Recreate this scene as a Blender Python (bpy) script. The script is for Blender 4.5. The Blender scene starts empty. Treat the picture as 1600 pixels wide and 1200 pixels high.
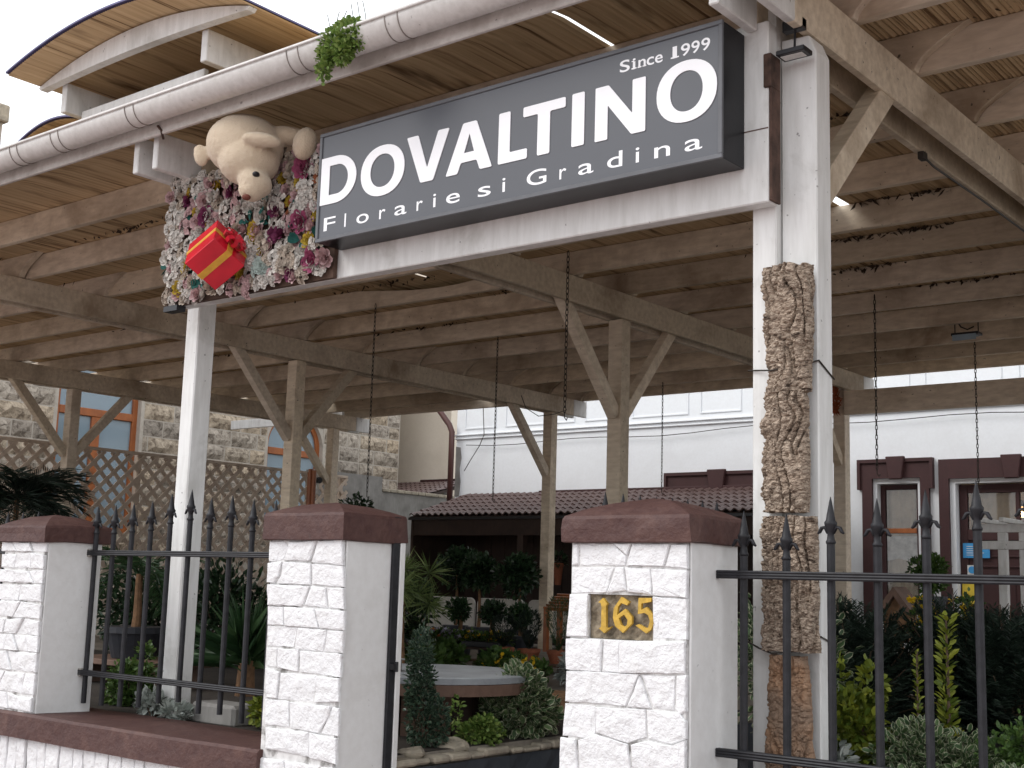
import bpy, bmesh, math, random
import numpy as np
from mathutils import Vector, Matrix, noise

R = math.radians
scene = bpy.context.scene
COL = scene.collection
random.seed(7)
rng = np.random.default_rng(11)

# ------------------------------------------------------------------ camera
YAW, PITCH, ROLL = R(38.872), R(8.876), R(1.678)
fwd = Vector((-math.sin(YAW), math.cos(YAW), 0)); rgt = Vector((math.cos(YAW), math.sin(YAW), 0)); up = Vector((0, 0, 1))
f2 = fwd*math.cos(PITCH) + up*math.sin(PITCH); u2 = -fwd*math.sin(PITCH) + up*math.cos(PITCH)
r3 = rgt*math.cos(ROLL) + u2*math.sin(ROLL); u3 = -rgt*math.sin(ROLL) + u2*math.cos(ROLL)
cam = bpy.data.cameras.new('camera'); cam_o = bpy.data.objects.new('camera', cam); COL.objects.link(cam_o)
cam.lens = 2008.5/1600*36; cam.sensor_width = 36; cam.clip_start = 0.05; cam.clip_end = 2000
cam_o.matrix_world = Matrix(((r3.x, u3.x, -f2.x, 0), (r3.y, u3.y, -f2.y, 0), (r3.z, u3.z, -f2.z, 1.6), (0, 0, 0, 1)))
scene.camera = cam_o

# ------------------------------------------------------------------ sky, sun, exposure (overcast day)
SUN_EL, SUN_ROT = R(42), R(223)
world = bpy.data.worlds.new('World'); scene.world = world; world.use_nodes = True
nt = world.node_tree; bg = nt.nodes['Background']
sky = nt.nodes.new('ShaderNodeTexSky'); sky.sky_type = 'NISHITA'; sky.sun_disc = False
sky.sun_elevation = SUN_EL; sky.sun_rotation = SUN_ROT
mx = nt.nodes.new('ShaderNodeMix'); mx.data_type = 'RGBA'; mx.inputs[0].default_value = 0.88
nt.links.new(sky.outputs[0], mx.inputs[6]); mx.inputs[7].default_value = (15.6, 15.9, 16.4, 1)     # bright cloud deck
nt.links.new(mx.outputs[2], bg.inputs[0]); bg.inputs[1].default_value = 0.092
sun = bpy.data.lights.new('sun', 'SUN'); sun.energy = 1.3; sun.angle = R(28); sun.color = (1, 0.98, 0.95)
sun_o = bpy.data.objects.new('sun', sun); COL.objects.link(sun_o)
sd = Vector((-0.75, -0.80, 1.0)).normalized()          # towards the brightest part of the cloud, over the street
sun_o.rotation_euler = sd.to_track_quat('Z', 'Y').to_euler(); sun_o.location = (0, -5, 12)
vs = scene.view_settings; vs.view_transform = 'Standard'; vs.look = 'None'; vs.gamma = 1; vs.exposure = 0.28; vs.use_curve_mapping = False

# ------------------------------------------------------------------ helpers
def srgb(r, g, b):
    def f(c):
        c /= 255.0
        return c/12.92 if c <= 0.04045 else ((c+0.055)/1.055)**2.4
    return (f(r), f(g), f(b), 1)

class MB:
    def __init__(self): self.v = []; self.f = []
    def add(self, vs_, fs):
        n = len(self.v); self.v += [tuple(p) for p in vs_]; self.f += [tuple(i+n for i in f) for f in fs]; return self
    def box(self, x0, x1, y0, y1, z0, z1):
        return self.add([(x0,y0,z0),(x1,y0,z0),(x1,y1,z0),(x0,y1,z0),(x0,y0,z1),(x1,y0,z1),(x1,y1,z1),(x0,y1,z1)],
                        [(0,3,2,1),(4,5,6,7),(0,1,5,4),(1,2,6,5),(2,3,7,6),(3,0,4,7)])
    def bar(self, p0, p1, w, h, side=(0,0,1)):
        p0 = Vector(p0); p1 = Vector(p1); d = (p1-p0).normalized(); s = Vector(side)
        a = d.cross(s); a = a.normalized() if a.length > 1e-6 else Vector((1,0,0)); b = a.cross(d).normalized()
        o = [a*w/2*sx + b*h/2*sz for sx, sz in ((-1,-1),(1,-1),(1,1),(-1,1))]
        return self.add([p0+q for q in o]+[p1+q for q in o], [(3,2,1,0),(4,5,6,7),(0,1,5,4),(1,2,6,5),(2,3,7,6),(3,0,4,7)])
    def tube(self, pts, r, n=8, cap=True):
        pts = [Vector(p) for p in pts]; m = len(pts); rs = r if isinstance(r, (list, tuple)) else [r]*m
        ring = []; prev = None
        for i, p in enumerate(pts):
            d = (pts[min(i+1, m-1)]-pts[max(i-1, 0)]).normalized()
            if prev is None:
                a = d.cross(Vector((0,0,1))); a = a.normalized() if a.length > 1e-3 else Vector((1,0,0))
            else:
                a = prev - d*prev.dot(d); a = a.normalized() if a.length > 1e-6 else Vector((1,0,0))
            prev = a; b = d.cross(a)
            ring.append([p+(a*math.cos(2*math.pi*k/n)+b*math.sin(2*math.pi*k/n))*rs[i] for k in range(n)])
        V = [q for rr in ring for q in rr]; F = []
        for i in range(m-1):
            for k in range(n):
                F.append((i*n+k, i*n+(k+1)%n, (i+1)*n+(k+1)%n, (i+1)*n+k))
        if cap: F.append(tuple(range(n-1, -1, -1))); F.append(tuple((m-1)*n+k for k in range(n)))
        return self.add(V, F)
    def lathe(self, prof, c=(0,0,0), n=12, axis='z'):
        V = []; F = []
        for r, z in prof:
            for k in range(n):
                t = 2*math.pi*k/n; V.append((c[0]+r*math.cos(t), c[1]+r*math.sin(t), c[2]+z))
        for i in range(len(prof)-1):
            for k in range(n): F.append((i*n+k, i*n+(k+1)%n, (i+1)*n+(k+1)%n, (i+1)*n+k))
        F.append(tuple(range(n-1,-1,-1))); F.append(tuple((len(prof)-1)*n+k for k in range(n)))
        return self.add(V, F)
    def ball(self, c, r, nu=14, nv=9, rot=None):
        r = (r, r, r) if not isinstance(r, (tuple, list)) else r
        V = []; F = []
        for j in range(1, nv):
            ph = math.pi*j/nv
            for i in range(nu):
                t = 2*math.pi*i/nu; V.append(Vector((r[0]*math.sin(ph)*math.cos(t), r[1]*math.sin(ph)*math.sin(t), r[2]*math.cos(ph))))
        V += [Vector((0,0,r[2])), Vector((0,0,-r[2]))]
        if rot is not None: V = [rot @ q for q in V]
        V = [q+Vector(c) for q in V]
        T = (nv-1)*nu; Bm = T+1
        for j in range(nv-2):
            for i in range(nu): F.append((j*nu+i, (j+1)*nu+i, (j+1)*nu+(i+1)%nu, j*nu+(i+1)%nu))
        for i in range(nu):
            F.append((T, i, (i+1)%nu)); F.append((Bm, (nv-2)*nu+(i+1)%nu, (nv-2)*nu+i))
        return self.add(V, F)
    def prism(self, poly, axis, a, b):
        # poly: 2-D outline; axis 'y' -> (x,z), axis 'x' -> (y,z), axis 'z' -> (x,y)
        def P(p, t): return {'y': (p[0], t, p[1]), 'x': (t, p[0], p[1]), 'z': (p[0], p[1], t)}[axis]
        n = len(poly); V = [P(p, a) for p in poly]+[P(p, b) for p in poly]
        F = [tuple(range(n)), tuple(range(2*n-1, n-1, -1))]+[(i, n+i, n+(i+1)%n, (i+1)%n) for i in range(n)]
        return self.add(V, F)

def mesh(name, mb, mat=None, smooth=False, fix=True):
    me = bpy.data.meshes.new(name); me.from_pydata(mb.v, [], mb.f); me.update()
    if fix:
        bm = bmesh.new(); bm.from_mesh(me); bmesh.ops.recalc_face_normals(bm, faces=bm.faces); bm.to_mesh(me); bm.free()
    if mat is not None: me.materials.append(mat)
    if smooth: me.polygons.foreach_set('use_smooth', [True]*len(me.polygons))
    return me

def link(name, data, parent=None, loc=None):
    o = bpy.data.objects.new(name, data); COL.objects.link(o)
    if parent is not None:
        o.parent = parent
        if loc is None:
            # mesh is in world coordinates: undo the root's translation (one level only)
            p = parent; off = Vector((0,0,0))
            while p is not None: off += p.location; p = p.parent
            loc = -off
    if loc is not None: o.location = loc
    return o

def tag(o, label=None, cat=None, group=None, kind=None):
    if label: o['label'] = label
    if cat: o['category'] = cat
    if group: o['group'] = group
    if kind: o['kind'] = kind
    return o

def thing(name, label, cat, loc, group=None):
    o = bpy.data.objects.new(name, None); COL.objects.link(o); o.location = loc; o.empty_display_size = 0.2
    return tag(o, label, cat, group)

def part(name, mb, mat, parent, bevel=0, smooth=False, loc=None, kind=None, fix=True, label=None):
    o = link(name, mesh(name, mb, mat, smooth, fix), parent, loc)
    if bevel:
        m = o.modifiers.new('bevel', 'BEVEL'); m.width = bevel; m.segments = 1; m.limit_method = 'ANGLE'; m.angle_limit = R(40)
    if kind: o['kind'] = kind
    if label: o['label'] = label
    return o

def single(name, mb, mat, label, cat, base, group=None, bevel=0, smooth=False, kind=None):
    b = Vector(base); mb.v = [tuple(Vector(p)-b) for p in mb.v]
    o = link(name, mesh(name, mb, mat, smooth)); o.location = b
    if bevel:
        m = o.modifiers.new('bevel', 'BEVEL'); m.width = bevel; m.segments = 1; m.limit_method = 'ANGLE'
    return tag(o, label, cat, group, kind)

def copy_tree(o, parent=None):
    c = o.copy(); COL.objects.link(c); c.parent = parent
    for ch in list(o.children): copy_tree(ch, c)
    return c

# ------------------------------------------------------------------ materials
class NT:
    def __init__(self, name, rough=0.6, spec=0.4, metal=0):
        self.m = bpy.data.materials.new(name); self.m.use_nodes = True; self.t = self.m.node_tree
        self.b = self.t.nodes['Principled BSDF']; self.b.inputs['Roughness'].default_value = rough
        self.b.inputs['Metallic'].default_value = metal
        self.b.inputs['Specular IOR Level'].default_value = spec
    def n(self, typ, **kw):
        x = self.t.nodes.new(typ)
        for k, v in kw.items(): setattr(x, k, v)
        return x
    def l(self, a, b): self.t.links.new(a, b)
    def coord(self, scale=(1,1,1), rand=True, kind='Object'):
        tc = self.n('ShaderNodeTexCoord'); mp = self.n('ShaderNodeMapping'); mp.inputs['Scale'].default_value = scale
        self.l(tc.outputs[kind], mp.inputs[0])
        if rand:
            oi = self.n('ShaderNodeObjectInfo'); mm = self.n('ShaderNodeMath', operation='MULTIPLY'); mm.inputs[1].default_value = 37.0
            self.l(oi.outputs['Random'], mm.inputs[0]); self.l(mm.outputs[0], mp.inputs['Location'])
        return mp.outputs[0]
    def noise(self, scale, detail=4, rough=0.55, vec=None, dist=0.0):
        x = self.n('ShaderNodeTexNoise'); x.inputs['Scale'].default_value = scale; x.inputs['Detail'].default_value = detail
        x.inputs['Roughness'].default_value = rough; x.inputs['Distortion'].default_value = dist
        if vec is not None: self.l(vec, x.inputs['Vector'])
        return x.outputs['Fac']
    def ramp(self, fac, stops):
        x = self.n('ShaderNodeValToRGB'); e = x.color_ramp.elements
        while len(e) < len(stops): e.new(0.5)
        for i, (p, c) in enumerate(stops):
            e[i].position = p; e[i].color = c if len(c) == 4 else (*c, 1)
        self.l(fac, x.inputs[0]); return x.outputs[0]
    def mix(self, fac, a, b, blend='MIX'):
        x = self.n('ShaderNodeMix', data_type='RGBA', blend_type=blend)
        for s, v in ((0, fac), (6, a), (7, b)):
            if hasattr(v, 'is_output'): self.l(v, x.inputs[s])
            else: x.inputs[s].default_value = v
        return x.outputs[2]
    def base(self, c):
        if hasattr(c, 'is_output'): self.l(c, self.b.inputs['Base Color'])
        else: self.b.inputs['Base Color'].default_value = c
    def bump(self, h, strength=0.3, dist=0.01):
        x = self.n('ShaderNodeBump'); x.inputs['Strength'].default_value = strength; x.inputs['Distance'].default_value = dist
        self.l(h, x.inputs['Height']); self.l(x.outputs[0], self.b.inputs['Normal']); return x

def g(v): return (v, v, v, 1)

def m_paint(name, col, dirt, dirt_lo=0.50, dirt_hi=0.72, scale=3.0, rough=0.6, grain=(1,1,1), bump=0.25, specks=0.0, bscale=60, bdist=0.004, vary=0.0):
    t = NT(name, rough); v = t.coord()
    big = t.noise(scale, 6, 0.62, v, 0.4)
    c = t.mix(t.ramp(big, [(dirt_lo, g(0)), (dirt_hi, g(1))]), col, dirt)
    vg = t.coord(grain); gr = t.noise(22, 3, 0.6, vg)
    c = t.mix(t.ramp(gr, [(0.35, g(0)), (0.75, g(0.45))]), c, dirt)
    if specks:
        s = t.noise(30, 2, 0.5, v)
        c = t.mix(t.ramp(s, [(0.72, g(0)), (0.76, g(specks))]), c, (0.05, 0.04, 0.035, 1))
    if vary:                                             # every timber has its own tone
        oi = t.n('ShaderNodeObjectInfo'); lo = 1-vary
        c = t.mix(1.0, c, t.ramp(oi.outputs['Random'], [(0.0, (lo, lo*0.98, lo*0.95, 1)), (0.35, (1, 1, 1, 1)), (0.65, (1-vary*0.4, 1-vary*0.4, 1-vary*0.25, 1)), (1.0, (1+vary*0.35, 1+vary*0.3, 1+vary*0.2, 1))]), 'MULTIPLY')
    t.base(c); t.bump(t.noise(bscale, 5, 0.62, vg), bump, bdist); return t.m

WHITE_POST = m_paint('white_painted_timber', (0.75, 0.75, 0.735, 1), (0.44, 0.43, 0.40, 1), 0.53, 0.78, 2.6, 0.55, (1,1,0.15), 0.2, 0.6)
LUMBER = m_paint('shade_tinted_timber', (0.77, 0.67, 0.525, 1), (0.30, 0.22, 0.145, 1), 0.49, 0.76, 1.3, 0.7, (0.25,1,1), 0.3, 0.8, vary=0.24)  # white paint with the roof's warm shade put into its colour, plus grime
STONE_WHITE = m_paint('whitewashed_stone', (0.75, 0.75, 0.76, 1), (0.66, 0.65, 0.64, 1), 0.55, 0.85, 7, 0.75, (1,1,1), 1.0, 0.25, 16, bdist=0.022)
PLASTER = m_paint('white_smooth_plaster', (0.72, 0.72, 0.71, 1), (0.60, 0.59, 0.57, 1), 0.5, 0.8, 4, 0.7, (1,1,1), 0.15, 0.3)
HOUSE_WHITE = m_paint('white_house_render', (0.80, 0.82, 0.84, 1), (0.72, 0.73, 0.74, 1), 0.5, 0.85, 1.5, 0.8, (1,1,1), 0.1)
CREAM = m_paint('cream_house_render', (0.74, 0.66, 0.55, 1), (0.64, 0.56, 0.46, 1), 0.5, 0.8, 1.2, 0.85, (1,1,1), 0.1)
MORTAR = m_paint('joint_mortar', (0.70, 0.69, 0.68, 1), (0.20, 0.19, 0.18, 1), 0.52, 0.64, 8, 0.9)
MORTAR_WALL = m_paint('pale_wall_mortar', (0.47, 0.425, 0.365, 1), (0.36, 0.32, 0.27, 1), 0.45, 0.7, 5, 0.9)
BURGUNDY = m_paint('burgundy_masonry_paint', (0.060, 0.025, 0.022, 1), (0.115, 0.058, 0.046, 1), 0.52, 0.80, 5, 0.62, (1,1,1), 0.8, 0.3, 22, bdist=0.012)
BURGUNDY2 = m_paint('burgundy_window_trim', (0.055, 0.020, 0.020, 1), (0.038, 0.014, 0.014, 1), 0.45, 0.8, 4, 0.6, (1,1,1), 0.15)
BROWN_WOOD = m_paint('dark_brown_boards', (0.055, 0.032, 0.024, 1), (0.022, 0.013, 0.01, 1), 0.4, 0.75, 3, 0.7, (1,1,0.08), 0.4)
TABLE_WOOD = m_paint('red_brown_table_wood', (0.17, 0.10, 0.07, 1), (0.08, 0.045, 0.032, 1), 0.4, 0.75, 4, 0.65, (1,1,0.1), 0.4)
ORANGE_WOOD = m_paint('orange_varnished_wood', (0.36, 0.115, 0.032, 1), (0.21, 0.062, 0.02, 1), 0.4, 0.8, 5, 0.4, (1,1,0.1), 0.2)
LATTICE_M = m_paint('weathered_lattice_wood', (0.68, 0.57, 0.47, 1), (0.42, 0.335, 0.27, 1), 0.4, 0.75, 3, 0.8, (1,0.4,0.4), 0.3)
CONCRETE = m_paint('grey_concrete', (0.30, 0.29, 0.27, 1), (0.17, 0.16, 0.15, 1), 0.4, 0.7, 2.2, 0.9, (1,1,0.3), 0.5)
PALE_STONE = m_paint('pale_coping_stone', (0.45, 0.40, 0.31, 1), (0.24, 0.21, 0.17, 1), 0.4, 0.7, 6, 0.9, (1,1,1), 0.6)
BED_WALL = m_paint('dark_slate_bed_wall', (0.035, 0.042, 0.052, 1), (0.055, 0.062, 0.072, 1), 0.45, 0.8, 9, 0.8, (1,1,1), 0.6, 0, 30)
SOIL = m_paint('garden_soil', (0.27, 0.24, 0.20, 1), (0.16, 0.14, 0.115, 1), 0.4, 0.7, 2, 0.95, (1,1,1), 0.8, 0, 20)
PAVING = m_paint('street_paving', (0.37, 0.355, 0.335, 1), (0.28, 0.147, 0.14, 1), 0.4, 0.7, 1.5, 0.9, (1,1,1), 0.5)
TERRACOTTA = m_paint('terracotta', (0.36, 0.12, 0.06, 1), (0.22, 0.075, 0.04, 1), 0.45, 0.75, 8, 0.8)
TABLE_TOP = m_paint('grey_stone_table_top', (0.30, 0.32, 0.335, 1), (0.19, 0.20, 0.215, 1), 0.42, 0.7, 4, 0.45, (1,1,1), 0.2)
TILE = m_paint('brown_metal_roof_tile', (0.125, 0.080, 0.072, 1), (0.08, 0.048, 0.043, 1), 0.45, 0.8, 5, 0.42, (1,1,1), 0.1)
BENCH = m_paint('pale_grey_bench_board', (0.55, 0.53, 0.49, 1), (0.40, 0.385, 0.35, 1), 0.45, 0.8, 3, 0.6)

def m_plain(name, col, rough=0.5, metal=0, var=0.25, scale=12, spec=0.4, bump=0.1):
    t = NT(name, rough, spec, metal); v = t.coord(); nz = t.noise(scale, 4, 0.6, v)
    d = tuple(c*(1-var) for c in col[:3])+(1,); b = tuple(min(1, c*(1+var)) for c in col[:3])+(1,)
    t.base(t.ramp(nz, [(0.3, d), (0.7, b)]))
    if bump: t.bump(t.noise(scale*6, 3, 0.6, v), bump, 0.003)
    return t.m

IRON = m_plain('black_painted_iron', (0.016, 0.016, 0.019, 1), 0.5, 0, 0.4, 25, 0.3, 0.25)
GUTTER_M = m_paint('grey_white_gutter_pvc', (0.63, 0.61, 0.585, 1), (0.40, 0.375, 0.345, 1), 0.52, 0.78, 2.0, 0.38, (1,1,1), 0.05, 0.4)
JOINT_M = m_plain('grey_gutter_seal', (0.22, 0.19, 0.17, 1), 0.6, 0, 0.3, 20)
FASCIA_M = m_paint('grey_white_fascia', (0.60, 0.58, 0.55, 1), (0.33, 0.30, 0.27, 1), 0.48, 0.76, 2.4, 0.6, (1,1,1), 0.15, 0.6)
PIPE = m_plain('brown_downpipe', (0.085, 0.035, 0.030, 1), 0.35, 0, 0.15, 5)
SIGN_FRAME = m_plain('grey_aluminium_frame', (0.105, 0.108, 0.118, 1), 0.45, 0.0, 0.15, 6)
SIGN_SIDE = m_plain('black_sign_casing', (0.005, 0.0055, 0.008, 1), 0.3, 0, 0.1, 4, 0.25)
SIGN_FACE = m_plain('slate_grey_sign_vinyl', (0.086, 0.090, 0.102, 1), 0.30, 0, 0.06, 1.2, 0.45, 0.04)
LETTER = m_plain('white_sign_lettering', (0.86, 0.86, 0.88, 1), 0.35, 0, 0.02, 5, 0.4, 0)
GOLD = m_plain('gold_painted_digit', (0.50, 0.31, 0.045, 1), 0.55, 0, 0.3, 30)
PLAQUE = m_plain('mossy_rough_stone', (0.24, 0.20, 0.145, 1), 0.95, 0, 0.6, 22, 0.2, 1.0)
BLACK = m_plain('black_plastic', (0.015, 0.015, 0.018, 1), 0.35)
WHITE_PLASTIC = m_plain('white_plastic', (0.7, 0.7, 0.68, 1), 0.4)
RUST = m_plain('rusty_brown_steel', (0.085, 0.05, 0.038, 1), 0.8, 0, 0.7, 9, 0.3, 0.5)
CHAIN_M = m_plain('dark_chain_steel', (0.05, 0.042, 0.036, 1), 0.5, 0.5, 0.3, 20)
BLUE_EDGE = m_plain('blue_membrane_edge', (0.075, 0.068, 0.17, 1), 0.5, 0, 0.2, 6)
RED_FOIL = m_plain('glossy_red_foil', (0.62, 0.012, 0.03, 1), 0.22, 0.15, 0.15, 5, 0.6, 0.1)
GOLD_RIB = m_plain('gold_ribbon', (0.68, 0.36, 0.05, 1), 0.35, 0.2, 0.15, 20)
RED_RIB = m_plain('red_bow_ribbon', (0.60, 0.02, 0.04, 1), 0.35, 0, 0.2, 20)
SIGN_BLUE = m_plain('blue_notice', (0.05, 0.30, 0.62, 1), 0.4, 0, 0.05)
SIGN_YELLOW = m_plain('yellow_notice', (0.75, 0.55, 0.05, 1), 0.4, 0, 0.05)
GLOW = NT('warm_lamp_glow'); GLOW.base((1, 0.7, 0.35, 1)); GLOW.b.inputs['Emission Color'].default_value = (1, 0.62, 0.25, 1); GLOW.b.inputs['Emission Strength'].default_value = 28; GLOW = GLOW.m
LED = m_plain('floodlight_glass', (0.32, 0.42, 0.50, 1), 0.15, 0, 0.1, 6)

def m_glass(name, col, rough=0.06):
    t = NT(name, rough, 0.9); v = t.coord(rand=True); t.base(col); t.bump(t.noise(1.6, 1, 0.4, v), 0.06, 0.05); return t.m
GLASS_BLUE = m_glass('reflecting_window_glass', (0.20, 0.27, 0.32, 1), 0.12)
tt = NT('clear_window_pane', 0.03, 0.5); CLEAR = tt.m; _gl = tt.n('ShaderNodeBsdfGlossy'); _gl.inputs['Roughness'].default_value = 0.03
_tp = tt.n('ShaderNodeBsdfTransparent'); _ly = tt.n('ShaderNodeFresnel'); _ly.inputs['IOR'].default_value = 1.45; _mx = tt.n('ShaderNodeMixShader')
tt.l(_ly.outputs[0], _mx.inputs[0]); tt.l(_tp.outputs[0], _mx.inputs[1]); tt.l(_gl.outputs[0], _mx.inputs[2]); tt.l(_mx.outputs[0], tt.t.nodes['Material Output'].inputs[0])

def m_reed():
    t = NT('split_reed_mat', 0.75, 0.25); v = t.coord((38, 0.55, 1), rand=False); s = t.noise(1.0, 3, 0.6, v)
    v2 = t.coord((5, 0.8, 1), rand=False); b = t.noise(1.0, 4, 0.6, v2)
    c = t.ramp(s, [(0.28, (0.14, 0.08, 0.038, 1)), (0.42, (0.52, 0.38, 0.225, 1)), (0.75, (0.70, 0.545, 0.345, 1))])
    c = t.mix(t.ramp(b, [(0.56, g(0)), (0.70, g(0.85))]), c, (0.12, 0.065, 0.03, 1))
    t.base(c); t.bump(s, 0.5, 0.01); return t.m
REED = m_reed()

def m_bark():
    t = NT('cork_bark', 0.95, 0.15); v = t.coord((1, 1, 2.2), rand=True)
    a = t.noise(26, 6, 0.7, v, 0.8); b = t.noise(6, 3, 0.5, v)
    c = t.ramp(a, [(0.34, (0.05, 0.035, 0.027, 1)), (0.46, (0.31, 0.24, 0.185, 1)), (0.60, (0.50, 0.41, 0.325, 1))])
    c = t.mix(t.ramp(b, [(0.45, g(0)), (0.75, g(0.45))]), c, (0.30, 0.215, 0.155, 1))
    vv = t.n('ShaderNodeTexVoronoi', feature='DISTANCE_TO_EDGE'); vv.inputs['Scale'].default_value = 42; t.l(v, vv.inputs['Vector']); cr = t.ramp(vv.outputs['Distance'], [(0.0, g(0)), (0.16, g(1))])
    hh = t.mix(0.5, cr, a); t.base(c); t.bump(hh, 0.8, 0.010); return t.m
BARK = m_bark()
def m_bark2():
    t = NT('stripped_orange_cork', 0.9, 0.15); v = t.coord((1, 1, 0.8), rand=True)
    a = t.noise(24, 6, 0.7, v, 0.5); b = t.noise(5, 3, 0.5, v)
    c = t.ramp(a, [(0.3, (0.08, 0.045, 0.028, 1)), (0.48, (0.34, 0.205, 0.125, 1)), (0.7, (0.42, 0.29, 0.20, 1))])
    c = t.mix(t.ramp(b, [(0.42, g(0)), (0.58, g(0.8))]), c, (0.24, 0.175, 0.13, 1))
    t.base(c); t.bump(a, 0.8, 0.01); return t.m
BARK2 = m_bark2()

def m_rubble(name, c1, c2, c3):
    t = NT(name, 0.92, 0.2); v = t.coord((1,1,1), rand=True)
    a = t.noise(9, 7, 0.68, v, 0.6); oi = t.n('ShaderNodeObjectInfo')
    c = t.ramp(a, [(0.35, c3), (0.5, c1), (0.68, c2)])
    tint = t.ramp(oi.outputs['Random'], [(0.0, (0.66,0.65,0.64,1)), (0.3, (1.02,1.0,0.98,1)), (0.55, (0.82,0.80,0.77,1)), (0.8, (1.08,0.98,0.84,1)), (1.0, (0.95,0.92,0.87,1))])
    c = t.mix(1.0, c, tint, 'MULTIPLY'); t.base(c); t.bump(a, 1.0, 0.05); return t.m
RUBBLE = m_rubble('rock_faced_sandstone', (0.42, 0.375, 0.32, 1), (0.58, 0.525, 0.455, 1), (0.16, 0.135, 0.11, 1))

def m_plush():
    t = NT('cream_plush', 0.95, 0.1); v = t.coord(rand=False); a = t.noise(110, 5, 0.75, v); b = t.noise(7, 4, 0.65, v)
    c = t.mix(t.ramp(b, [(0.45, g(0)), (0.75, g(0.5))]), (0.70, 0.57, 0.42, 1), (0.56, 0.43, 0.29, 1))
    t.base(c); t.bump(a, 1.0, 0.010); t.b.inputs['Sheen Weight'].default_value = 0.35; return t.m
PLUSH = m_plush()

def m_leaf(name, dark, mid, light, edge=None, rough=0.5, trans=0.15):
    t = NT(name, rough, 0.35); at = t.n('ShaderNodeAttribute'); at.attribute_name = 'tint'
    c = t.ramp(at.outputs['Fac'], [(0.0, dark), (0.5, mid), (1.0, light)])
    if edge:
        ae = t.n('ShaderNodeAttribute'); ae.attribute_name = 'edge'
        c = t.mix(t.ramp(ae.outputs['Fac'], [(0.62, g(0)), (0.86, g(1))]), c, edge)
    t.base(c)
    tr = t.n('ShaderNodeBsdfTranslucent'); t.l(c, tr.inputs[0]) if hasattr(c, 'is_output') else None
    ms = t.n('ShaderNodeMixShader'); ms.inputs[0].default_value = trans
    out = t.t.nodes['Material Output']; t.l(t.b.outputs[0], ms.inputs[1]); t.l(tr.outputs[0], ms.inputs[2]); t.l(ms.outputs[0], out.inputs[0])
    return t.m
L_DARK = m_leaf('dark_glossy_leaf', (0.013,0.028,0.013,1), (0.034,0.068,0.030,1), (0.085,0.13,0.065,1), None, 0.3)
L_YEW = m_leaf('dark_conifer_needle', (0.007,0.014,0.009,1), (0.014,0.028,0.017,1), (0.030,0.052,0.030,1), None, 0.6, 0.05)
L_GREEN = m_leaf('fresh_green_leaf', (0.028,0.062,0.015,1), (0.075,0.14,0.032,1), (0.17,0.24,0.06,1))
L_LIME = m_leaf('lime_green_leaf', (0.05,0.10,0.018,1), (0.14,0.22,0.045,1), (0.32,0.38,0.12,1))
L_GOLD = m_leaf('golden_green_leaf', (0.07,0.11,0.014,1), (0.22,0.25,0.03,1), (0.48,0.42,0.05,1))
L_VAR = m_leaf('variegated_leaf', (0.035,0.070,0.030,1), (0.075,0.130,0.050,1), (0.13,0.19,0.075,1), (0.44,0.45,0.31,1))
L_HOLLY = m_leaf('holly_leaf', (0.014,0.035,0.022,1), (0.034,0.070,0.045,1), (0.08,0.13,0.08,1), (0.15,0.20,0.13,1), 0.35)
L_SILVER = m_leaf('silver_leaf', (0.22,0.25,0.22,1), (0.36,0.39,0.36,1), (0.5,0.52,0.48,1), None, 0.8)
L_PALM = m_leaf('palm_leaf', (0.015,0.042,0.016,1), (0.040,0.085,0.032,1), (0.095,0.16,0.06,1), None, 0.4)
L_PINE = m_leaf('pine_needle', (0.05,0.085,0.02,1), (0.12,0.17,0.05,1), (0.24,0.28,0.10,1))
F_YELLOW = m_leaf('yellow_petal', (0.55,0.35,0.01,1), (0.75,0.5,0.02,1), (0.8,0.62,0.06,1))
F_LILAC = m_leaf('pale_lilac_petal', (0.22,0.21,0.30,1), (0.40,0.38,0.50,1), (0.55,0.53,0.62,1))
F_ORANGE = m_leaf('orange_petal', (0.5,0.10,0.03,1), (0.6,0.2,0.04,1), (0.7,0.4,0.1,1))
STEM = m_plain('woody_stem', (0.09, 0.06, 0.04, 1), 0.85, 0, 0.3, 20)
TRUNK = m_plain('fibrous_trunk', (0.17, 0.095, 0.05, 1), 0.9, 0, 0.4, 18, 0.3, 0.6)
POT_BLACK = m_plain('black_plant_pot', (0.018, 0.020, 0.026, 1), 0.5)

# ------------------------------------------------------------------ the ground
ter = MB().add([(-400,-400,0),(400,-400,0),(400,5.05,0),(-400,5.05,0)], [(0,1,2,3)])
tag(link('street', mesh('street', ter, PAVING)), kind='structure')
gs = MB()
for x0, x1 in ((-400, -4.78), (-3.25, 400)):
    gs.add([(x0,5.05,0.70),(x1,5.05,0.70),(x1,400,0.70),(x0,400,0.70)], [(0,1,2,3)])
    gs.add([(x0,5.05,-0.1),(x1,5.05,-0.1),(x1,5.05,0.70),(x0,5.05,0.70)], [(0,1,2,3)])
gs.add([(-4.78,5.05,-0.1),(-4.78,400,-0.1),(-4.78,400,0.70),(-4.78,5.05,0.70)], [(0,1,2,3)])
gs.add([(-3.25,5.05,-0.1),(-3.25,400,-0.1),(-3.25,400,0.70),(-3.25,5.05,0.70)], [(0,1,2,3)])
tag(link('garden_ground', mesh('garden_ground', gs, SOIL)), kind='structure')
ps = MB().add([(-4.78,5.05,0.10),(-3.25,5.05,0.10),(-3.25,400,0.10),(-4.78,400,0.10)], [(0,1,2,3)])
tag(link('garden_path', mesh('garden_path', ps, PAVING)), kind='structure')

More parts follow.
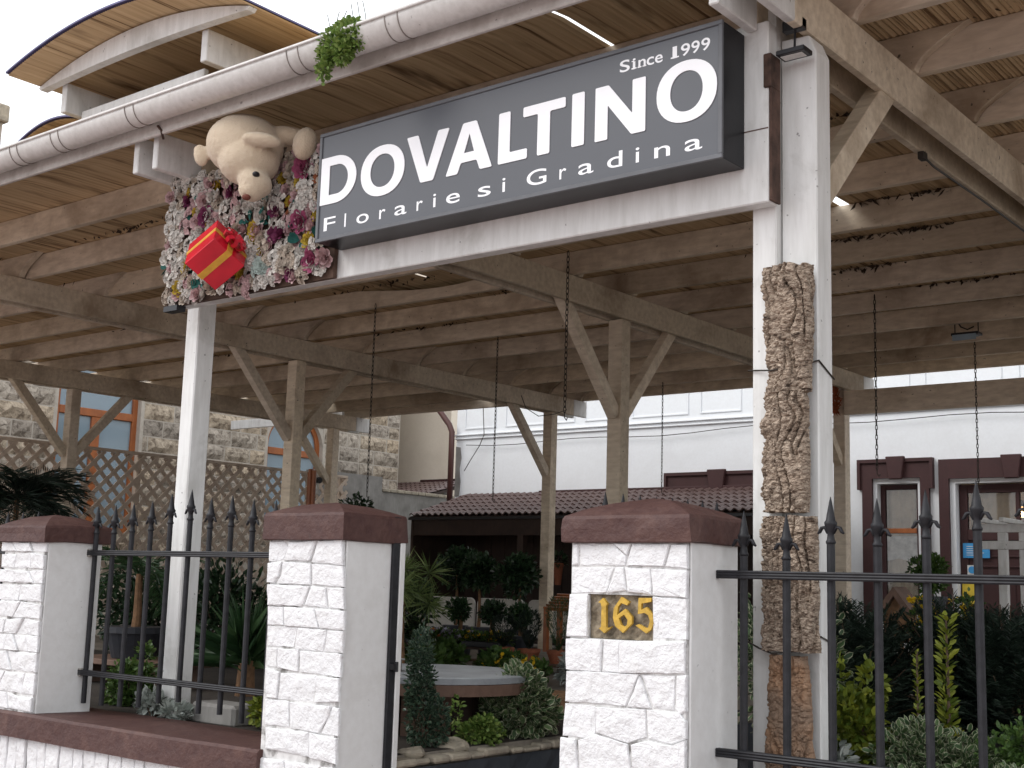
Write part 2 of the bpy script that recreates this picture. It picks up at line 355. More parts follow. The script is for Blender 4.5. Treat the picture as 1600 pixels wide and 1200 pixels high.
BED = m_paint('dark_bed_soil', (0.045, 0.035, 0.027, 1), (0.022, 0.017, 0.013, 1), 0.4, 0.7, 3, 0.95, (1,1,1), 0.9, 0, 18, bdist=0.02)
for x0, x1, y1 in ((-13.5, -4.785, 9.0), (-3.2, 2.0, 9.2)):
    tag(link('planting_bed', mesh('planting_bed', MB().add([(x0,5.06,0.704),(x1,5.06,0.704),(x1,y1,0.704),(x0,y1,0.704)], [(0,1,2,3)]), BED)), kind='structure')

# ------------------------------------------------------------------ pergola
perg = thing('pergola', 'large white timber pergola with long joists under a reed mat roof, over the whole garden', 'pergola', (-6.94, 5.2, 0.7))
YP = (5.2, 10.1, 15.1)                                  # post rows
XB = (-2.59, -6.83, -11.42, -16.06)                     # beam pairs (each sandwiches its posts)
ZB0, ZB1, ZJ1 = 4.145, 4.385, 4.605
for xb in XB:
    for s in (-1, 1):
        x0 = xb+s*0.07; x1 = xb+s*0.12
        y0 = 4.67 if s > 0 else 4.66
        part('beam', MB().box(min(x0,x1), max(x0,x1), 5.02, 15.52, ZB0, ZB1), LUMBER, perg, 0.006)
        part('beam_end', MB().box(min(x0,x1)-0.001, max(x0,x1)+0.001, y0, 5.018, ZB0-0.001, ZB1+0.001), WHITE_POST, perg, 0.006)  # tips of the same painted beam, coloured white for the daylight on them
        part('beam_end', MB().box(min(x0,x1)-0.001, max(x0,x1)+0.001, 15.522, 15.82+0.03*s, ZB0-0.001, ZB1+0.001), WHITE_POST, perg, 0.006)
    for iy, y in enumerate(YP):
        if iy == 0:
            if xb == -6.83:
                part('post', MB().box(-7.006, -6.875, 5.2, 5.345, 0.55, ZB1-0.02), WHITE_POST, perg, 0.008)
            if xb == -2.59:
                part('post', MB().box(-2.742, -2.622, 5.125, 5.33, 0.5, ZB1-0.02), WHITE_POST, perg, 0.006)
                part('post', MB().prism([(-2.617,0.5),(-2.443,0.5),(-2.443,4.05),(-2.478,4.135),(-2.617,4.14)], 'y', 5.17, 5.315), WHITE_POST, perg, 0.006)
                # brace behind the front post
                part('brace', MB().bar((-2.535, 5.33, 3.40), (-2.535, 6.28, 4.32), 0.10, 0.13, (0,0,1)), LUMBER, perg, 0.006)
        else:
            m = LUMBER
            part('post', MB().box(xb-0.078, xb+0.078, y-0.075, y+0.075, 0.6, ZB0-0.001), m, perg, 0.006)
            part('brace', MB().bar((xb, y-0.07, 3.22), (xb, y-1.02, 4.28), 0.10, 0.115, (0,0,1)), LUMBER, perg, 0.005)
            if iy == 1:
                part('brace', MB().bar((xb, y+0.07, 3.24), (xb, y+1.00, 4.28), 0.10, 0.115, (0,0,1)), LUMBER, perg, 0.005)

# joists: one per bay and row, laid side by side over the beams with ogee-cut tails
JY = (5.68, 6.47, 7.40, 8.32, 9.22, 10.12, 11.10, 12.08, 13.02, 14.02, 14.92, 15.74)
bays = ((-16.75, -11.42), (-11.42, -6.83), (-6.83, -2.59), (-2.59, 2.4))
def ogee(x, s, z0, z1):
    # tail running from the underside (x, z0) out to the top (x + s*0.42, z1)
    out = []
    for k in range(9):
        u = k/8; e = u*u*(3-2*u)
        out.append((x+s*(0.13+0.30*((1-math.cos(u*math.pi/2))*0.85+0.15*u)), z0+(z1-z0)*u))
    return out
jr = random.Random(3)
for ib, (xa, xc) in enumerate(bays):
    for ij, y in enumerate(JY):
        z0 = ZB1+0.002+jr.uniform(0, 0.006); z1 = ZJ1-0.004
        yy = y+(0.034 if ib % 2 else -0.034)+jr.uniform(-0.02, 0.02)
        sag = jr.uniform(-0.012, 0.012)
        mid = [(xa+(xc-xa)*t, z0+sag*math.sin(math.pi*t)*(1 if sag > 0 else 0)) for t in (0.8, 0.6, 0.4, 0.2)]
        right = ogee(xc, 1, z0, z1); left = ogee(xa, -1, z0, z1)[::-1]
        top = []
        if (ib, ij) in ((1, 4), (2, 2)):                   # two warped joists leave a dark gap under the mat
            c0, c1, dp = ((0.40, 0.93, 0.10), (0.45, 0.97, 0.09))[0 if ib == 1 else 1]
            top = [(xa+(xc-xa)*(c1+(c0-c1)*q/12), z1-dp*math.sin(math.pi*q/12)**1.2) for q in range(13)]
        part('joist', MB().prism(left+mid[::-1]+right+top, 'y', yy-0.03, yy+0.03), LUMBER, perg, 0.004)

part('cable', MB().tube([(-2.66,7.05,4.12),(-2.66,7.2,4.105),(-2.66,8.0,4.115),(-2.66,9.0,4.11),(-2.66,10.0,4.12)], 0.007, 6).box(-2.68,-2.645,7.0,7.06,4.10,4.143), CHAIN_M, perg)
part('cable', MB().tube([(-11.27,14.2,4.27),(-11.26,14.3,4.10),(-11.26,14.6,4.02),(-11.26,15.0,4.10),(-11.27,15.3,4.2)], 0.006, 5), CHAIN_M, perg)

# reed mat: every cane is a ridge of the sheet; a few canes are missing and let the sky through
slits = ((-3.90, 5.0, 5.66, 0.03), (-8.55, 8.5, 9.1, 0.05), (-7.3, 9.3, 9.9, 0.05), (-4.42, 7.55, 8.15, 0.035), (-4.1, 8.55, 9.05, 0.04), (-1.98, 5.1, 5.65, 0.022), (-1.86, 5.1, 5.65, 0.022), (-10.2, 4.75, 5.4, 0.03), (-6.6, 8.45, 8.75, 0.05), (-16.0,14.9,15.4,0.2),(-13.2,15.3,15.7,0.12))
for ib, (xa, xc) in enumerate(bays):
    mb = MB(); xs = []; x = xa-0.25 if ib == 0 else xa; rr = random.Random(20+ib)
    while x < xc-0.001:
        w = rr.uniform(0.022, 0.034); xs.append((x, w)); x += w
    ys = [4.63, 4.9, 5.2, 5.7]+[6.2+0.5*k for k in range(20)]
    ys[-1] = 15.86
    for (x, w) in xs:
        dz = rr.uniform(-0.003, 0.003); n0 = len(mb.v)
        for y in ys:
            z = ZJ1+dz-(0.06*(5.2-y)/0.55 if y < 5.2 else 0)
            mb.v += [(x-0.005, y, z+0.009), (x+w/2, y, z-0.004), (x+w+0.005, y, z+0.009)]
        for k in range(len(ys)-1):
            ym = (ys[k]+ys[k+1])/2
            if any(abs(x+w/2-sx) < sw/2+0.012 and s0 < ym < s1 for sx, s0, s1, sw in slits): continue
            a = n0+k*3
            mb.f += [(a, a+3, a+4, a+1), (a+1, a+4, a+5, a+2)]
    part('reed_mat', mb, REED, perg, fix=False, kind='stuff')

# dead leaves and dirt caught between joists and mat
db = MB(); dr_ = random.Random(44)
for (cx, jy, wid, n) in ((-4.4,10.12,0.9,70),(-3.9,10.12,0.5,40),(-4.9,11.1,0.8,50),(-3.6,9.22,0.7,50),(-4.2,12.08,0.7,40),(-9.5,6.47,0.9,40),(-8.2,8.32,1.2,50),(-9.0,9.22,1.0,40),(-7.9,10.12,0.8,40),(-10.2,11.1,0.9,30),(-12.6,7.4,0.7,40),(-13.0,9.22,0.9,40),(-5.6,6.47,0.6,40),(-3.4,7.4,0.5,40),(-1.6,6.47,0.6,40),(-1.2,7.4,0.6,40),(-12.0,6.47,0.5,40),(-14.2,11.1,0.8,30)):
    for k in range(n):
        x = cx+dr_.gauss(0, wid*0.4); p = Vector((x, jy-0.07-abs(dr_.gauss(0, 0.03)), ZJ1-0.008-abs(dr_.gauss(0, 0.016))))
        d = Vector((dr_.uniform(-1,1), dr_.uniform(-1,0.4), dr_.uniform(-0.9,0.3)))*dr_.uniform(0.02, 0.06); q = d.cross(Vector((dr_.random(), dr_.random(), dr_.random()))).normalized()*dr_.uniform(0.006, 0.02)
        db.add([p-q, p+d, p+q, p-d*0.4], [(0,1,2,3)])
part('debris', db, m_plain('dark_leaf_debris', (0.05, 0.033, 0.02, 1), 0.95, 0, 0.5, 30), perg, kind='stuff', fix=False)

# the tall white header board over the gate, and what is fixed to it
part('header_board', MB().box(-6.86, -2.605, 5.02, 5.105, 3.325, 4.185), WHITE_POST, perg, 0.006)
part('header_joint', MB().box(-2.80, -2.607, 5.0175, 5.022, 3.668, 3.673), RUST, perg)
part('rusty_angle', MB().box(-2.604, -2.590, 5.02, 5.11, 3.33, 4.02).box(-2.625, -2.587, 5.008, 5.10, 3.86, 4.02), RUST, perg, 0.003)
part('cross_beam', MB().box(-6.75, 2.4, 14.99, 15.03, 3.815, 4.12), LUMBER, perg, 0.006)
part('cross_beam', MB().box(-18.9, -15.95, 15.18, 15.24, 4.29, 4.45), WHITE_POST, perg, 0.006)
part('fascia_board', MB().box(-17.2, 2.6, 4.60, 4.63, 4.325, 4.575), FASCIA_M, perg, 0.006)

# gutter along the roof edge
gut = part('gutter', (lambda mb: ([mb.add(
    [(x, 4.505+0.092*math.cos(t)*1.0, 4.475+0.110*math.sin(t)) for x in (-17.2, 2.6) for t in [math.pi+math.pi*k/12 for k in range(13)]],
    [(k, k+1, 14+k, 13+k) for k in range(12)])], mb.box(-17.2, 2.6, 4.405, 4.425, 4.468, 4.484), mb)[-1])(MB()), GUTTER_M, perg, smooth=True)
gut.modifiers.new('wall', 'SOLIDIFY').thickness = 0.004
for gx in (-8.05, -7.55, -6.72, -5.22, -4.47, -3.2, -9.6, -11.2):
    ring = MB()
    for dx in (0, 0.09):
        ring.tube([(gx+dx, 4.505+0.094*math.cos(t), 4.475+0.112*math.sin(t)) for t in [math.pi+math.pi*k/14 for k in range(15)]], 0.0035, 6)
    part('gutter_joint', ring, JOINT_M, gut, loc=(0,0,0), smooth=True)
brk = MB().tube([(-6.62+0.02*k, 4.595, 4.38-0.018*k) for k in range(3)]+[(-6.60,4.63,4.30)], 0.008, 6)
part('gutter_bracket', brk, RUST, gut, loc=(0,0,0))

# ------------------------------------------------------------------ arched canopies above the roof edge
def canopy(label, x0, x1, y0, y1, z, rise, planks=True):
    c = thing('arched_canopy', label, 'roof canopy', ((x0+x1)/2, y0, z), 'arched reed canopies on the roof')
    N = 30; n = 10
    def pt(u, y, dz=0):
        return (x0+(x1-x0)*u, y, z+rise*4*u*(1-u)+dz)
    mb = MB(); ncan = 96
    for k in range(ncan):
        u0 = k/ncan; u1 = (k+1)/ncan; um = (u0+u1)/2
        for (a, b, da, db) in ((u0, um, 0.006, -0.003), (um, u1, -0.003, 0.006)):
            pa, pb = pt(a, y0, da), pt(b, y0, db); pc, pd = pt(b, y1, db), pt(a, y1, da)
            mb.add([pa, pb, pc, pd], [(0,1,2,3)])
    part('reed_mat', mb, REED, c, fix=False, kind='stuff')
    cov = MB()
    V = [pt(k/N, y, 0.014) for y in (y0-0.015, y1) for k in range(N+1)]+[pt(k/N, y, 0.026) for y in (y0-0.015, y1) for k in range(N+1)]
    m = N+1; F = []
    for k in range(N):
        F += [(k, k+1, m+k+1, m+k), (2*m+k, 3*m+k, 3*m+k+1, 2*m+k+1), (k, 2*m+k, 2*m+k+1, k+1), (m+k, m+k+1, 3*m+k+1, 3*m+k)]
    F += [(0, m, 3*m, 2*m), (N, 2*m+N, 3*m+N, m+N)]
    cov.add(V, F); part('membrane', cov, BLUE_EDGE, c)
    for yr in ([y0+0.27, y0+1.9] if planks else [y0+0.3]):
        top = [(x0+(x1-x0)*k/24, z+rise*4*(k/24)*(1-k/24)-0.010) for k in range(25)]
        bot = [(x0+0.02+(x1-x0-0.04)*k/24, z-0.030+rise*4*(k/24)*(1-k/24)*(0.22 if planks else 0.8)) for k in range(25)][::-1]
        part('rib', MB().prism(top+bot, 'y', yr-0.03, yr+0.03), WHITE_POST, c)
    if planks:
        for xp in (x0+0.20, x1-0.52):
            part('purlin', MB().box(xp-0.03, xp+0.03, y0+0.32, y1-0.05, z-0.205, z+0.005), WHITE_POST, c, 0.005)
            for yq in (y0+0.7, y1-0.3): part('stub_post', MB().box(xp-0.035, xp+0.035, yq-0.035, yq+0.035, 4.662, z-0.206), WHITE_POST, c)
        part('spreader', MB().box(-7.81, -6.45, 4.79, 4.83, 4.665, 4.792), WHITE_POST, c, 0.006)
    return c
canopy('raised arched reed canopy with blue edge and white ribs above the gutter', -8.07, -5.80, 4.36, 9.6, 4.97, 0.165)
canopy('lower second arched canopy tip showing at the far left above the gutter', -9.10, -7.80, 4.95, 9.4, 4.70, 0.20, planks=False)

# ------------------------------------------------------------------ pillars with whitewashed stones
STONES3 = [[(-3.261,1.784),(-3.236,1.784),(-3.236,1.691),(-3.269,1.69)],[(-3.234,1.784),(-3.057,1.784),(-2.989,1.729),(-2.997,1.692),(-3.234,1.69)],[(-3.053,1.784),(-2.967,1.784),(-2.986,1.733)],[(-2.961,1.784),(-2.78,1.782),(-2.807,1.693),(-2.989,1.692),(-2.98,1.727)],[(-2.774,1.781),(-2.701,1.781),(-2.696,1.683),(-2.801,1.691)],[(-3.271,1.684),(-3.051,1.684),(-3.092,1.58),(-3.27,1.572)],[(-3.044,1.684),(-3.004,1.685),(-2.987,1.589),(-3.086,1.577)],[(-2.997,1.685),(-2.874,1.682),(-2.864,1.575),(-2.981,1.585)],[(-2.868,1.68),(-2.696,1.677),(-2.699,1.569),(-2.859,1.574)],[(-3.274,1.567),(-3.18,1.568),(-3.18,1.394),(-3.288,1.391)],[(-2.858,1.569),(-2.699,1.564),(-2.701,1.403),(-2.856,1.402)],[(-3.287,1.381),(-3.104,1.386),(-3.109,1.252),(-3.286,1.253)],[(-3.096,1.386),(-3.017,1.388),(-3.019,1.255),(-3.101,1.253)],[(-3.012,1.387),(-2.703,1.398),(-2.707,1.272),(-3.014,1.255)],[(-3.284,1.248),(-2.918,1.257),(-2.984,1.126),(-3.29,1.121)],[(-2.916,1.25),(-2.86,1.127),(-2.978,1.122)],[(-2.911,1.255),(-2.752,1.26),(-2.756,1.126),(-2.853,1.125)],[(-2.743,1.264),(-2.7,1.266),(-2.699,1.126),(-2.727,1.111),(-2.751,1.131)],[(-3.292,1.114),(-3.135,1.112),(-3.13,0.98),(-3.301,0.979)],[(-3.128,1.11),(-2.888,1.12),(-2.881,1.011),(-2.97,0.979),(-3.126,1.007)],[(-2.882,1.119),(-2.731,1.122),(-2.699,1.086),(-2.698,1.023),(-2.76,0.995),(-2.874,1.004)],[(-3.303,0.973),(-3.228,0.972),(-3.214,0.833),(-3.309,0.832)],[(-3.218,0.968),(-3.126,1.001),(-2.97,0.975),(-2.951,0.853),(-3.207,0.834)],[(-2.951,0.976),(-2.874,0.997),(-2.76,0.99),(-2.698,1.017),(-2.696,0.868),(-2.943,0.851)]]
def face_stone(poly, yf, depth, rr):
    """rough stone: outline in (x, z), back at yf+depth, tilted face near yf, chamfered rim"""
    cx = sum(p[0] for p in poly)/len(poly); cz = sum(p[1] for p in poly)/len(poly)
    # refine the outline and make it slightly ragged
    out = []
    n = len(poly)
    for i in range(n):
        a, b = poly[i], poly[(i+1) % n]; L = math.hypot(b[0]-a[0], b[1]-a[1]); m = max(1, int(L/0.035))
        for k in range(m):
            t = k/m; j = 0.0022 if k else 0.0012
            out.append((a[0]+(b[0]-a[0])*t+rr.uniform(-j, j), a[1]+(b[1]-a[1])*t+rr.uniform(-j, j)))
    tx, tz = rr.uniform(-0.035, 0.035), rr.uniform(-0.06, 0.03); off = rr.uniform(-0.010, 0.003)
    mb = MB(); m = len(out)
    rad = max(0.02, min(max(p[0] for p in poly)-min(p[0] for p in poly), max(p[1] for p in poly)-min(p[1] for p in poly))/2)
    def ringpts(shr, y, tilt):
        r = []
        for p in out:
            dx, dz = p[0]-cx, p[1]-cz; L = math.hypot(dx, dz) or 1; k = max(0.1, 1-shr/L)
            q = (cx+dx*k, cz+dz*k)
            r.append((q[0], y+off+tilt*(tx*(q[0]-cx)+tz*(q[1]-cz))+rr.uniform(-0.0018, 0.0018)*tilt, q[1]))
        return r
    V = ringpts(0, yf+depth, 0)+ringpts(0, yf+0.006, 1)+ringpts(0.0035, yf+0.001, 1)+ringpts(rad*0.35, yf-0.0005+rr.uniform(-0.002,0.002), 1)
    F = [tuple(range(m))]
    for k in range(3):
        for i in range(m): F.append((k*m+i, k*m+(i+1) % m, (k+1)*m+(i+1) % m, (k+1)*m+i))
    F.append(tuple(3*m+i for i in range(m)))
    mb.add(V, F); return mb

def course_stones(x0, x1, zs, rr, gap=0.006):
    out = []
    for zt, zb in zip(zs[:-1], zs[1:]):
        xs = [x0]; x = x0
        while True:
            x += rr.uniform(0.11, 0.27)
            if x > x1-0.09: break
            xs.append(x)
        xs.append(x1)
        sl = [0]+[rr.choice([0.01, -0.008, 0.012, -0.018, 0.04, -0.035]) for _ in xs[1:-1]]+[0]
        jit = [rr.uniform(-0.016, 0.006) for _ in xs]
        for i in range(len(xs)-1):
            a, b = xs[i], xs[i+1]
            ga = gap/2 if i else 0; gb = gap/2 if i < len(xs)-2 else 0
            ztl, ztr = zt-gap/2+jit[i], zt-gap/2+jit[i+1]
            ztl = min(ztl, zt-0.002); ztr = min(ztr, zt-0.002)
            out.append([(a+ga+sl[i], ztl), (b-gb+sl[i+1], ztr), (b-gb-sl[i+1], zb+gap/2), (a+ga-sl[i], zb+gap/2)])
    return out

def cap_mesh(x0, x1, y0, y1, z0, z1, za, rr):
    """rough masonry cap: subdivided box with a low pyramid top and uneven edges"""
    mb = MB(); N = 10
    def P(u, v, z):
        nx = noise.noise(Vector((u*3+x0, v*3, z*9)))*0.010; nz = noise.noise(Vector((u*2.5, v*2.5+x0, 3.3)))*0.008
        return (x0+(x1-x0)*u+nx*(1 if u in (0,1) else 0.3), y0+(y1-y0)*v+nx*(1 if v in (0,1) else 0.3), z+nz)
    loops = []
    per = [(k/N, 0) for k in range(N)]+[(1, k/N) for k in range(N)]+[(1-k/N, 1) for k in range(N)]+[(0, 1-k/N) for k in range(N)]
    def ring(sc, z): return [P(0.5+(u-0.5)*sc if sc != 1 else u, 0.5+(v-0.5)*sc if sc != 1 else v, z) for u, v in per]
    levels = [(0.97, z0), (1, z0+0.005), (1.0, (z0+z1)/2), (1, z1-0.018), (0.975, z1-0.004), (0.75, z1+(za-z1)*0.33), (0.45, z1+(za-z1)*0.72), (0.15, za-0.006)]
    V = []; m = len(per)
    for sc, z in levels: V += ring(sc, z)
    V.append(((x0+x1)/2, (y0+y1)/2, za))
    F = [tuple(range(m))]
    for k in range(len(levels)-1):
        for i in range(m): F.append((k*m+i, k*m+(i+1) % m, (k+1)*m+(i+1) % m, (k+1)*m+i))
    for i in range(m): F.append(((len(levels)-1)*m+i, (len(levels)-1)*m+(i+1) % m, len(V)-1))
    mb.add(V, F); return mb

def pillar(label, x0, x1, stones, cap, rr, zbase=0.0, hole=None):
    p = thing('pillar', label, 'pillar', ((x0+x1)/2, 4.7, 0), 'white pillars of the street fence')
    core = MB()
    if hole is None: core.box(x0+0.012, x1-0.012, 4.5055, 4.90, zbase, 1.80)
    else:
        hx0, hx1, hz0, hz1 = hole
        core.box(x0+0.012, x1-0.012, 4.56, 4.90, zbase, 1.80)
        core.box(x0+0.012, hx0, 4.5055, 4.56, zbase, 1.80); core.box(hx1, x1-0.012, 4.5055, 4.56, zbase, 1.80)
        core.box(hx0, hx1, 4.5055, 4.56, zbase, hz0); core.box(hx0, hx1, 4.5055, 4.56, hz1, 1.80)
    part('core', core, MORTAR, p)
    # smooth plastered sides
    for xs in (x1, x0+0.012):
        part('plaster_side', MB().box(xs-0.012, xs, 4.522, 4.905, zbase, 1.795), PLASTER, p, 0.004)
    for s in stones: part('stone', face_stone(s, 4.498, 0.02, rr), STONE_WHITE, p)
    part('cap', cap_mesh(*cap, rr), BURGUNDY, p)
    return p
STONES2 = [[(-5.223,1.788),(-5.11,1.789),(-5.081,1.758),(-5.116,1.694),(-5.145,1.688),(-5.223,1.684)],[(-5.079,1.786),(-4.865,1.792),(-4.912,1.691),(-5.102,1.692),(-5.07,1.761)],[(-4.854,1.792),(-4.676,1.796),(-4.667,1.671),(-4.898,1.683)],[(-5.223,1.677),(-5.115,1.685),(-5.138,1.608),(-5.17,1.576),(-5.222,1.575)],[(-5.108,1.683),(-4.898,1.676),(-4.893,1.571),(-5.144,1.573),(-5.116,1.614)],[(-4.889,1.676),(-4.667,1.666),(-4.656,1.565),(-4.881,1.573)],[(-5.213,1.568),(-4.897,1.564),(-4.94,1.471),(-4.964,1.462),(-5.207,1.46)],[(-4.889,1.562),(-4.782,1.559),(-4.764,1.46),(-4.931,1.466)],[(-4.774,1.559),(-4.654,1.559),(-4.647,1.457),(-4.754,1.46)],[(-5.208,1.454),(-5.091,1.455),(-5.078,1.363),(-5.204,1.36)],[(-5.082,1.455),(-4.856,1.454),(-4.816,1.36),(-5.071,1.36)],[(-4.848,1.454),(-4.639,1.45),(-4.636,1.356),(-4.808,1.358)],[(-5.203,1.353),(-4.981,1.356),(-4.998,1.257),(-5.196,1.252)],[(-4.972,1.356),(-4.759,1.354),(-4.783,1.246),(-4.989,1.246)],[(-4.751,1.351),(-4.64,1.351),(-4.648,1.245),(-4.775,1.245)],[(-5.199,1.244),(-5.116,1.246),(-5.116,1.15),(-5.19,1.151)],[(-5.107,1.245),(-4.955,1.246),(-4.955,1.138),(-5.107,1.148)],[(-4.946,1.242),(-4.648,1.241),(-4.651,1.13),(-4.942,1.138)],[(-5.19,1.143),(-5.088,1.127),(-5.098,0.995),(-5.18,0.994)],[(-5.08,1.124),(-4.815,1.13),(-4.829,0.996),(-5.094,0.993)],[(-4.806,1.125),(-4.651,1.125),(-4.647,1.013),(-4.816,0.997)],[(-5.186,0.986),(-5.009,0.988),(-5.002,0.862),(-5.182,0.86)],[(-5.001,0.986),(-4.7,0.988),(-4.706,0.95),(-4.778,0.853),(-4.99,0.859)],[(-4.692,0.985),(-4.65,0.981),(-4.651,0.849),(-4.762,0.854)],[(-5.167,0.847),(-4.85,0.852),(-4.844,0.734),(-5.165,0.743)],[(-4.843,0.85),(-4.651,0.84),(-4.642,0.718),(-4.834,0.733)]]
rr = random.Random(5)
zs2 = [1.795,1.678,1.572,1.448,1.354,1.239,1.112,0.992,0.851,0.72,0.59,0.47,0.34,0.20,0.06]
zs1 = [1.785,1.717,1.612,1.521,1.409,1.305,1.202,1.1,0.978,0.844,0.742]
ex3 = course_stones(-3.30, -2.697, [0.832,0.70,0.56,0.43,0.30,0.16,0.02], rr)
pillar('white stone pillar bearing the house number on its front', -3.285, -2.692, STONES3+ex3, (-3.305, -2.668, 4.472, 4.93, 1.787, 1.905, 1.985), rr, 0, (-3.185, -2.860, 1.388, 1.572))
pillar('white stone pillar with the black gate strip on its right side', -5.222, -4.668, STONES2+course_stones(-5.228, -4.64, [0.70,0.59,0.47,0.34,0.20,0.06], rr), (-5.25, -4.645, 4.47, 4.93, 1.792, 1.935, 2.0), rr)
pillar('white stone pillar at the far left end of the low fence', -7.815, -7.326, course_stones(-7.835, -7.328, zs1, rr), (-7.86, -7.30, 4.47, 4.95, 1.78, 1.89, 1.965), rr, 0.70)

# house number let into the pillar
hn = thing('house_number', 'golden gothic number 165 on a rough stone plaque in the pillar', 'house number', (-3.02, 4.5, 1.48))
pq = MB(); NX, NZ = 16, 10
for j in range(NZ+1):
    for i in range(NX+1):
        x = -3.182+0.319*i/NX; z = 1.390+0.181*j/NZ
        pq.v.append((x, 4.525+0.014*noise.noise(Vector((x*22, 0, z*22)))+0.008*noise.noise(Vector((x*60, 1, z*60))), z))
for j in range(NZ):
    for i in range(NX):
        a = j*(NX+1)+i; pq.f.append((a, a+1, a+NX+2, a+NX+1))
part('plaque', pq, PLAQUE, hn, smooth=False)
D1 = [(-3.1261,1.5379),(-3.1022,1.5572),(-3.079,1.5332),(-3.0864,1.5256),(-3.0845,1.4399),(-3.0723,1.4331),(-3.0545,1.4424),(-3.093,1.4126),(-3.1206,1.431),(-3.1101,1.4364),(-3.109,1.52),(-3.1139,1.5358)]
D6 = [(-3.0107,1.5635),(-2.9704,1.5452),(-2.982,1.5302),(-3.0117,1.539),(-3.0263,1.5227),(-3.0316,1.4884),(-2.9905,1.5154),(-2.9576,1.4863),(-2.9571,1.4573),(-3.0005,1.4181),(-3.0396,1.4442),(-3.0508,1.4779),(-3.0471,1.5171)]
D6I = [(-3.0224,1.4766),(-2.996,1.4921),(-2.9779,1.471),(-2.9805,1.4516),(-2.9921,1.4426),(-3.01,1.4503)]
D5 = [(-2.9254,1.5623),(-2.8648,1.5641),(-2.8645,1.5485),(-2.9119,1.5397),(-2.9129,1.5144),(-2.8868,1.5262),(-2.8568,1.4975),(-2.853,1.4619),(-2.8643,1.4374),(-2.8869,1.4208),(-2.9395,1.4509),(-2.9221,1.4564),(-2.893,1.4432),(-2.8779,1.4441),(-2.8697,1.4707),(-2.8785,1.4941),(-2.8968,1.503),(-2.9286,1.497)]
def curve_plate(name, outs, y0, depth, bev=0.001):
    """flat plate with holes, from 2-D outlines in (x, z), front at y0"""
    cu = bpy.data.curves.new(name, 'CURVE'); cu.dimensions = '2D'; cu.fill_mode = 'BOTH'; cu.extrude = depth/2; cu.bevel_depth = bev
    for pl in outs:
        sp = cu.splines.new('POLY'); sp.points.add(len(pl)-1)
        for q, p in zip(sp.points, pl): q.co = (p[0], p[1], 0, 1)
        sp.use_cyclic_u = True
    o = bpy.data.objects.new(name, cu); COL.objects.link(o)
    dg = bpy.context.evaluated_depsgraph_get(); me = bpy.data.meshes.new_from_object(o.evaluated_get(dg))
    bpy.data.objects.remove(o); bpy.data.curves.remove(cu)
    me.transform(Matrix(((1,0,0,0),(0,0,-1,y0+depth/2),(0,1,0,0),(0,0,0,1)))); me.name = name
    return me
for outs in ([D1], [D6, D6I], [D5]):
    me = curve_plate('digit', outs, 4.496, 0.014, 0.0); me.materials.append(GOLD); link('digit', me, hn)

# low wall with burgundy coping under the left fence panel
lw = thing('low_wall', 'low stone wall with burgundy coping under the left fence', 'wall', (-7.0, 4.7, 0))
cop = MB(); n = 26
prof = [(4.462,0.585),(4.466,0.718),(4.482,0.733),(5.04,0.728),(5.05,0.585)]
for i in range(n+1):
    x = -12.2+(-5.19+12.2)*i/n
    for (y, z) in prof: cop.v.append((x, y+0.006*noise.noise(Vector((x*3, z*8, 0))), z+0.006*noise.noise(Vector((x*4, y*5, 1)))))
for i in range(n):
    for k in range(5): cop.f.append((i*5+k, i*5+(k+1) % 5, (i+1)*5+(k+1) % 5, (i+1)*5+k))
cop.f += [(4,3,2,1,0), tuple(n*5+k for k in range(5))]
part('coping', cop, BURGUNDY, lw, 0)
part('core', MB().box(-12.2, -5.20, 4.52, 5.03, 0, 0.60), MORTAR, lw)
x = -9.2
while x < -5.25:
    w = rr.uniform(0.07, 0.15); zb = 0.582; h1 = rr.uniform(0.20, 0.30)
    x2 = min(x+w, -5.24); s = rr.uniform(-0.012, 0.012)
    part('stone', face_stone([(x+0.004, zb), (x2-0.004, zb), (x2-0.004+s, zb-h1+0.004), (x+0.004+s, zb-h1+0.004)], 4.502, 0.02, rr), STONE_WHITE, lw)
    part('stone', face_stone([(x+0.004+s, zb-h1-0.004), (x2-0.004+s, zb-h1-0.004), (x2-0.004, 0.03), (x+0.004, 0.03)], 4.502, 0.02, rr), STONE_WHITE, lw)
    x += w
rw = thing('low_wall', 'low white wall carrying the right fence panel', 'wall', (0.5, 4.75, 0))
part('core', MB().box(-2.69, 3.2, 4.52, 4.98, 0, 0.62), PLASTER, rw)
part('coping', MB().box(-2.69, 3.2, 4.46, 5.04, 0.622, 0.74), BURGUNDY, rw, 0.01)

# ------------------------------------------------------------------ wrought iron fences
def finial_mesh():
    mb = MB()
    mb.lathe([(0.019,0.0),(0.021,0.008),(0.016,0.016),(0.013,0.045),(0.017,0.05),(0.026,0.075),(0.027,0.083),(0.020,0.092),(0.014,0.125),(0.006,0.165),(0.001,0.185)], n=8)
    for s in (-1, 1):
        mb.tube([(s*0.010,0,0.042),(s*0.024,0,0.066),(s*0.038,0,0.062),(s*0.047,0,0.046),(s*0.055,0,0.040)], [0.008,0.008,0.008,0.007,0.004], 6)
    return mesh('finial', mb, IRON, smooth=True)
FIN = finial_mesh()
def bar_meshes(z0, z1):
    return mesh('bar', MB().lathe([(0.0165, z0), (0.0165, z1)], n=10), IRON, smooth=False)
def rail_mb(a, b, z, y):
    mb = MB(); mb.box(a, b, y-0.012, y+0.012, z-0.017, z+0.017)
    for dz in (-0.011, 0, 0.011): mb.tube([(a, y-0.012, z+dz), (b, y-0.012, z+dz)], 0.006, 6)
    return mb
